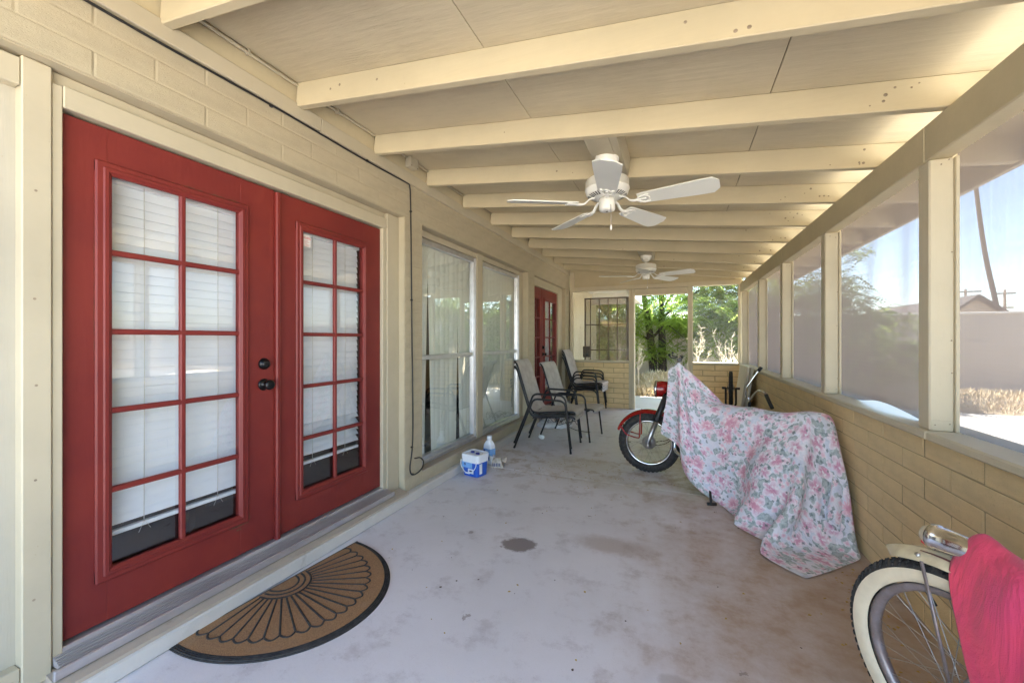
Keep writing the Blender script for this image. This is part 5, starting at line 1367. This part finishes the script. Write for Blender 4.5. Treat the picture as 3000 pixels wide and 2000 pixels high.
MB().tube([SF @ Vector((-.32, 0, -.64)), SF @ Vector((-.55, 0, -.63))], [.03, .05], 10, flat=.5).build('saddle', 'black_plastic', bm_)
MB().tube(smooth_path([SF @ Vector((.05, -.28, -.655)), SF @ Vector((-.05, -.20, -.655)), SF @ Vector((-.08, 0, -.50)), SF @ Vector((-.05, .18, -.655)), SF @ Vector((.05, .24, -.655))], 5), .011, 8).build('handlebar', 'chrome', bm_)
hbk = thing('leaning_bicycle', 'chrome handlebar with black grips of a bicycle leaning behind the sheet', 'bicycle', (.80, 5.6, 0))
b_ = MB(); b_.tube(smooth_path([(.885, 5.6, 1.00), (.836, 5.6, .923), (.781, 5.6, .83), (.759, 5.6, .784), (.757, 5.6, .693), (.773, 5.6, .667), (.80, 5.59, .650), (.78, 5.57, .625), (.794, 5.5, .673), (.812, 5.42, .733), (.837, 5.34, .781), (.859, 5.27, .795), (.88, 5.2, .787), (.889, 5.17, .763)], 5), .0125, 10); b_.build('handlebar', 'chrome', hbk)
MB().tube([(.882, 5.6, .995), (.916, 5.6, 1.045)], .0195, 10).build('grip', 'black_plastic', hbk)
MB().tube([(.889, 5.17, .765), (.904, 5.12, .711), (.926, 5.05, .638)], .0195, 10).build('grip', 'black_plastic', hbk)
b_ = MB(); b_.tube([(.79, 5.58, .64), (.80, 5.66, .36)], .018, 10); b_.tube([(.80, 5.64, .42), (.84, 6.0, .34), (.87, 6.22, .25)], .017, 8); b_.tube([(.80, 5.66, .36), (.78, 5.52, .225)], .014, 8); b_.build('frame', 'black_metal', hbk)
wheel(hbk, 'front_wheel', (.78, 5.50, .225), (.05, -1, 0), .225, .024, .175, .015, 20, dict(tyre='rubber', rim='chrome', hub='steel', spoke='steel'), .02, .08, False)
wheel(hbk, 'rear_wheel', (.87, 6.25, .225), (.05, -1, 0), .225, .024, .175, .015, 20, dict(tyre='rubber', rim='chrome', hub='steel', spoke='steel'), .02, .08, False)

# ================================================================== YARD
yw = thing('yard_wall', 'tan stucco block wall along the back of the yard', 'wall', (0, 14.8, 0))
def wall_seg(p, q, h, th=.2):
    p, q = Vector((*p, 0)), Vector((*q, 0)); d = (q-p); Lw = d.length; A = math.atan2(d.y, d.x)
    Mx = Matrix.Translation(p) @ Matrix.Rotation(A, 4, 'Z')
    MB().box(0, Lw, 0, th, -.2, h, .0, Mx).build('wall_face', 'stucco', yw)
    MB().box(-.02, Lw+.02, -.03, th+.03, h+.001, h+.06, .008, Mx).build('wall_cap', 'stucco_white', yw)
wall_seg((-14, 15.2), (24, 14.1), 2.05); wall_seg((24, 14.1), (25, -30), 2.05); wall_seg((-14, 15.2), (-14.5, 4), 2.05)

def frond_cloud(pts, nleaf, flen, lw, droop, seed, spread=1.0):
    """feathery compound leaves: for each anchor point a curved rachis with paired leaflets"""
    g = np.random.default_rng(seed); n = len(pts); P = np.asarray(pts)
    az = g.uniform(0, 2*np.pi, n); el = g.normal(.05, .35, n)
    d = np.stack([np.cos(az)*np.cos(el), np.sin(az)*np.cos(el), np.sin(el)], 1)
    L = flen*g.uniform(.6, 1.25, n)
    side = np.stack([-np.sin(az), np.cos(az), np.zeros(n)], 1); roll = g.normal(0, .5, n)
    up = np.cross(d, side); side = side*np.cos(roll)[:, None] + up*np.sin(roll)[:, None]
    V = []
    for k in range(nleaf):
        f = (k//2+.6)/(nleaf/2); s = 1 if k % 2 else -1
        base = P + d*(L*f)[:, None] + np.array([0, 0, -1.0])*(droop*L*f*f)[:, None]
        ll = L*.34*np.sin(np.pi*(.18+.72*f))*g.uniform(.8, 1.2, n)
        dirl = side*s*.85 + d*.5; dirl = dirl/np.linalg.norm(dirl, axis=1)[:, None]
        tip = base + dirl*ll[:, None] + np.array([0, 0, -1.0])*(ll*.25)[:, None]
        w = np.cross(dirl, np.array([0, 0, 1.0])); w = w/np.maximum(1e-6, np.linalg.norm(w, axis=1))[:, None]*(lw*L)[:, None]
        mid = base*.45 + tip*.55
        V.append(np.stack([base, mid+w, tip, mid-w], 1))
    V = np.stack(V, 1).reshape(-1, 3)
    return V
def quads(name, V, mat, parent=None):
    nq = len(V)//4; me = bpy.data.meshes.new(name)
    me.vertices.add(len(V)); me.vertices.foreach_set('co', V.astype(np.float32).ravel())
    me.loops.add(nq*4); me.loops.foreach_set('vertex_index', np.arange(nq*4, dtype=np.int32))
    me.polygons.add(nq); me.polygons.foreach_set('loop_start', np.arange(0, nq*4, 4, dtype=np.int32)); me.update(calc_edges=True)
    me.materials.append(M[mat]); o = bpy.data.objects.new(name, me); COL.objects.link(o)
    if parent: par(o, parent)
    return o
def tree(label, x, y, h, cr, stems, nfr, mat, seed, low, flen=.42, nleaf=14, lw=.045, name='leafy_tree', cz=None, nclump=60):
    g = random.Random(seed); t = thing(name, label, 'tree', (x, y, 0), group='trees in and beyond the yard')
    tk = MB(); tips = []
    for (dx, dy, lean, r0) in stems:
        p0 = Vector((x+dx, y+dy, -.1)); p1 = Vector((x+dx+lean[0]*.4, y+dy+lean[1]*.4, h*.22)); p2 = Vector((x+dx+lean[0], y+dy+lean[1], h*.45)); p3 = Vector((x+dx*1.2+lean[0]*1.6, y+dy+lean[1]*1.6, h*.72))
        pp = smooth_path([p0, p1, p2, p3], 6); tk.tube(pp, [r0*(1.15-.85*i/(len(pp)-1)) for i in range(len(pp))], 10)
        for k in range(9):
            b0 = pp[g.randrange(6, len(pp))]; a = g.uniform(0, 6.28); l = cr*g.uniform(.5, .95)
            b2 = b0 + Vector((math.cos(a)*l, math.sin(a)*l, g.uniform(-.1, .5)*cr)); b1 = b0.lerp(b2, .5) + Vector((0, 0, .15*cr))
            q_ = smooth_path([b0, b1, b2], 4); tk.tube(q_, [r0*.32*(1-.85*i/(len(q_)-1)) for i in range(len(q_))], 6, False); tips += q_[3:]
    tk.build('trunk', 'bark', t)
    # clumps through the crown volume
    cz = cz or h*.68; clumps = []
    for k in range(nclump):
        a = g.uniform(0, 6.28); rr_ = math.sqrt(g.random())*cr; zz = g.uniform(-1, 1)
        clumps.append((x+math.cos(a)*rr_, y+math.sin(a)*rr_, max(low+.2, cz + zz*(h-cz)*math.sqrt(max(.05, 1-(rr_/cr)**2)) if zz > 0 else cz + zz*(cz-low)), g.uniform(.35, .8)*cr*.42))
    clumps += [(p.x, p.y, max(low, p.z), cr*.22) for p in tips]
    gg = np.random.default_rng(seed+5); C = np.array(clumps); w = C[:, 3]**2; idx = gg.choice(len(C), nfr, p=w/w.sum())
    off = gg.normal(0, 1, (nfr, 3)); off = off/np.linalg.norm(off, axis=1)[:, None]*(gg.random(nfr)**.5)[:, None]
    pts = C[idx, :3] + off*C[idx, 3][:, None]*np.array([1, 1, .6]); pts[:, 2] = np.maximum(pts[:, 2], low)
    quads('crown', frond_cloud(pts, nleaf, flen, lw, .45, seed+9), mat, t)
    return t
tree('feathery green tree with dark double trunk seen through the open doorway', -.60, 13.3, 6.2, 2.7, [(-.10, 0, (-.34, .1), .13), (.12, .05, (-.05, .3), .13)], 3300, 'leaf_a', 31, 1.9, nclump=56, cz=3.6)
tree('bushy green tree behind the right screen of the end wall', 2.4, 13.4, 6.4, 2.4, [(0, 0, (.2, .1), .14)], 5600, 'leaf_b', 32, .45, cz=2.6, nclump=90)
tree('dense green tree beyond the yard wall at the left', -4.6, 18.5, 7.5, 3.8, [(0, 0, (.2, .2), .2)], 3200, 'leaf_b', 33, 2.2, .6)
tree('leafy green shrub tree behind the security gate at the left', -2.2, 13.2, 4.8, 1.9, [(0, 0, (.1, .1), .09)], 3000, 'leaf_a', 38, .8)
tree('yellowish green bush tree against the yard wall, right of the doorway', 4.1, 11.6, 2.05, .95, [(0, 0, (.1, .1), .08)], 1200, 'leaf_a', 34, .3, cz=1.2)
tree('dark green tree far beyond the yard wall behind the doorway', 1.0, 24, 9.5, 4.5, [(0, 0, (.2, .2), .25)], 3000, 'leaf_far', 35, 2.5, .8)
tree('grey green tree in the side yard facing the red doors', 9.5, 2.5, 4.6, 2.4, [(0, 0, (.1, .1), .12)], 2200, 'leaf_b', 36, 1.0, .5)
tree('round green tree in the side yard opposite the porch windows', 10.8, -2.6, 5.0, 2.6, [(0, 0, (.1, -.1), .12)], 2000, 'leaf_a', 37, 1.1, .5)

# palm with a long bare trunk over the wall
pm = thing('palm_tree', 'tall thin leaning palm trunk above the yard wall at the right', 'tree', (14.6, 27.6, 0), group='trees in and beyond the yard')
pp = smooth_path([(14.64, 27.6, -.1), (14.6, 27.6, 2.6), (14.37, 28, 5.6), (14.19, 28.3, 8.9), (14.05, 28.6, 13)], 6)
MB().tube(pp, [.11-.035*i/(len(pp)-1) for i in range(len(pp))], 10).build('trunk', 'palm_bark', pm)
pv = []
for k in range(46):
    a = random.uniform(0, 6.28); e0 = random.uniform(-.5, 1.0); d = Vector((math.cos(a)*math.cos(e0), math.sin(a)*math.cos(e0), math.sin(e0))); sd_ = Vector((-math.sin(a), math.cos(a), 0)); c0 = Vector(pp[-1])
    for i in range(12):
        f = i/11; b0 = c0 + d*(1.9*f) + Vector((0, 0, -.9*f*f))
        for s in (-1, 1):
            tip = b0 + (sd_*s*.8+d*.5)*(.55*math.sin(math.pi*(.2+.7*f))) + Vector((0, 0, -.2)); m_ = (b0+tip)/2; w_ = Vector((0, 0, .03))
            pv += [tuple(b0), tuple(m_+w_), tuple(tip), tuple(m_-w_)]
quads('crown', np.array(pv), 'palm_leaf', pm)
# neighbouring houses
def gable(name, label, x0, x1, y0, y1, hw, hr, along, wallm, roofm, ov=.4):
    h = thing(name, label, 'house', ((x0+x1)/2, (y0+y1)/2, 0), group='neighbouring houses beyond the yard wall')
    w = MB()
    if along == 'x':
        ym = (y0+y1)/2
        w.add([(x0, y0, -.1), (x1, y0, -.1), (x1, y1, -.1), (x0, y1, -.1), (x0, y0, hw), (x1, y0, hw), (x1, y1, hw), (x0, y1, hw), (x0, ym, hr-.08), (x1, ym, hr-.08)], [(0, 1, 5, 4), (2, 3, 7, 6), (1, 2, 6, 9, 5), (3, 0, 4, 8, 7)])
        k = (hr-hw)/(ym-y0); A = [(x0-ov, y0-ov, hw-k*ov), (x1+ov, y0-ov, hw-k*ov), (x1+ov, ym, hr), (x0-ov, ym, hr)]; B = [(x0-ov, y1+ov, hw-k*ov), (x1+ov, y1+ov, hw-k*ov), (x1+ov, ym, hr), (x0-ov, ym, hr)]
    else:
        xm = (x0+x1)/2
        w.add([(x0, y0, -.1), (x1, y0, -.1), (x1, y1, -.1), (x0, y1, -.1), (x0, y0, hw), (x1, y0, hw), (x1, y1, hw), (x0, y1, hw), (xm, y0, hr-.08), (xm, y1, hr-.08)], [(0, 1, 5, 8, 4), (2, 3, 7, 9, 6), (1, 2, 6, 5), (3, 0, 4, 7)])
        k = (hr-hw)/(xm-x0); A = [(x0-ov, y0-ov, hw-k*ov), (x0-ov, y1+ov, hw-k*ov), (xm, y1+ov, hr), (xm, y0-ov, hr)]; B = [(x1+ov, y0-ov, hw-k*ov), (x1+ov, y1+ov, hw-k*ov), (xm, y1+ov, hr), (xm, y0-ov, hr)]
    w.build('wall', wallm, h); r_ = MB()
    for S in (A, B): r_.add(S + [(a, b_, c-.15) for a, b_, c in S], [(0, 1, 2, 3), (4, 5, 6, 7), (0, 1, 5, 4), (1, 2, 6, 5), (2, 3, 7, 6), (3, 0, 4, 7)])
    r_.build('roof', roofm, h); return h
gable('neighbour_house', 'house with dark shingle gable roof beyond the wall at the right', 11.8, 15.6, 27.5, 38, 2.05, 3.62, 'y', 'wall_far', 'shingle')
gable('neighbour_house', 'low house with white roof beyond the wall behind the tree trunk', -9, 2.5, 19.5, 28, 2.25, 3.3, 'x', 'wall_far', 'roof_white')
def pole(label, x, y, h, arms):
    p = thing('utility_pole', label, 'utility pole', (x, y, 0), group='utility poles far beyond the wall')
    MB().tube([(x, y, -.1), (x, y, h)], [.16, .11], 8).build('shaft', 'wood_pole', p)
    for (z, l) in arms: MB().box(x-l, x+l, y-.06, y+.06, z, z+.14).build('cross_arm', 'wood_pole', p)
pole('far utility pole with two short cross arms, right of the palm', 33.9, 63, 7.0, [(6.5, .9), (4.9, .7)])
pole('far utility pole with one wide cross arm above the dark roof', 32.1, 66, 7.5, [(7.1, 1.4)])

# dry grass and weeds
def dry_grass(name, label, spots, n, hmin, hmax, seed):
    g = np.random.default_rng(seed); S = np.array(spots); k = g.integers(0, len(S), n)
    r = np.sqrt(g.random(n)); a = g.uniform(0, 2*np.pi, n)
    bx_ = S[k, 0] + np.cos(a)*r*S[k, 2]; by_ = S[k, 1] + np.sin(a)*r*S[k, 3]; hm = S[k, 4]*(1-r**2)
    b0 = np.stack([bx_, by_, hm-.08], 1); az = g.uniform(0, 2*np.pi, n); ln_ = g.uniform(hmin, hmax, n); le = g.uniform(.2, .9, n)
    tip = b0 + np.stack([np.cos(az)*ln_*le, np.sin(az)*ln_*le, ln_], 1); mid = b0*.5+tip*.5+np.array([0, 0, .06])*ln_[:, None]*2
    w = np.stack([-np.sin(az), np.cos(az), np.zeros(n)], 1)*g.uniform(.004, .011, n)[:, None]
    V = np.stack([b0, mid+w, tip, mid-w], 1).reshape(-1, 3)
    return tag(quads(name, V, 'dry_straw'), label, 'dry grass', kind='stuff')
dry_grass('dry_grass', 'pale dry grass heaped around the tree and along the yard wall',
    [(-.45, 11.6, 1.1, .8, .42), (.1, 11.9, 1.3, .8, .36), (-.7, 11.2, 1.0, .7, .15), (-1.5, 12.4, .9, .7, .2), (-3.0, 12.2, 1.2, .9, .2), (1.6, 12.3, 1.4, .8, .12), (3.5, 12.4, 1.6, .9, .12), (6.5, 12.3, 2.2, 1.0, .15), (9.5, 12.0, 2.4, 1.1, .15), (12.5, 11.8, 2.5, 1.2, .15), (8, 11, 4, .6, .05)], 30000, .06, .26, 41)
def weed(label, x, y, h, seed, spread=.28):
    g = random.Random(seed); t = thing('dry_weed', label, 'weed', (x, y, 0), group='tall dry weeds outside the end wall')
    s = MB(); p = smooth_path([(x, y, -.05), (x+.03, y, h*.35), (x+.02+g.uniform(-.05, .05), y, h*.62)], 5); s.tube(p, [.012*(1-.6*i/len(p)) for i in range(len(p))], 5, False)
    s.build('stem', 'dry_weed', t); b_ = MB(); V = []
    for k in range(11):
        z0 = g.uniform(.40, .62)*h; a = g.uniform(0, 6.28); p0 = Vector((x+.025, y, z0)); l = spread*g.uniform(.5, 1.1)
        p2 = p0 + Vector((math.cos(a)*l, math.sin(a)*l, g.uniform(.12, .42)*h)); p1 = p0.lerp(p2, .5) + Vector((math.cos(a)*.05, math.sin(a)*.05, -.03))
        q_ = smooth_path([p0, p1, p2], 4); b_.tube(q_, [.006, .005, .005, .004, .004, .003, .003, .002, .002], 4, False)
        for m_ in range(6):
            e0 = q_[g.randrange(3, len(q_))]; e1 = e0 + Vector((g.uniform(-.09, .09), g.uniform(-.09, .09), g.uniform(.0, .13))); b_.tube([e0, e1], .0022, 3, False)
            for w_ in range(2):
                c_ = e0.lerp(e1, g.uniform(.5, 1)); r_ = .006; V += [tuple(c_+Vector((-r_, 0, 0))), tuple(c_+Vector((0, 0, r_*1.6))), tuple(c_+Vector((r_, 0, 0))), tuple(c_+Vector((0, r_, -r_)))]
    b_.build('branches', 'dry_weed', t); quads('seed_heads', np.array(V), 'dry_weed', t)
weed('tall dry weed left of the stud by the right screen', .34, 9.4, 1.95, 51)
weed('tall dry umbrella-shaped weed behind the right end screen', .92, 9.2, 1.62, 52, .3)
weed('dry weed behind the middle of the security gate', -1.35, 9.9, 1.95, 53)
weed('dry weed rising beside the far house wall, left of the gate', -1.95, 9.3, 2.05, 54)
weed('thin dry weed standing in the doorway gap left of the tree trunk', -1.02, 11.0, 1.25, 55, .12)
weed('low dry weed at the right edge of the far screen', 1.18, 9.6, 1.35, 56, .2)

for o_ in SC.objects:
    if o_.parent is None and o_.type == 'EMPTY': o_.hide_render = False
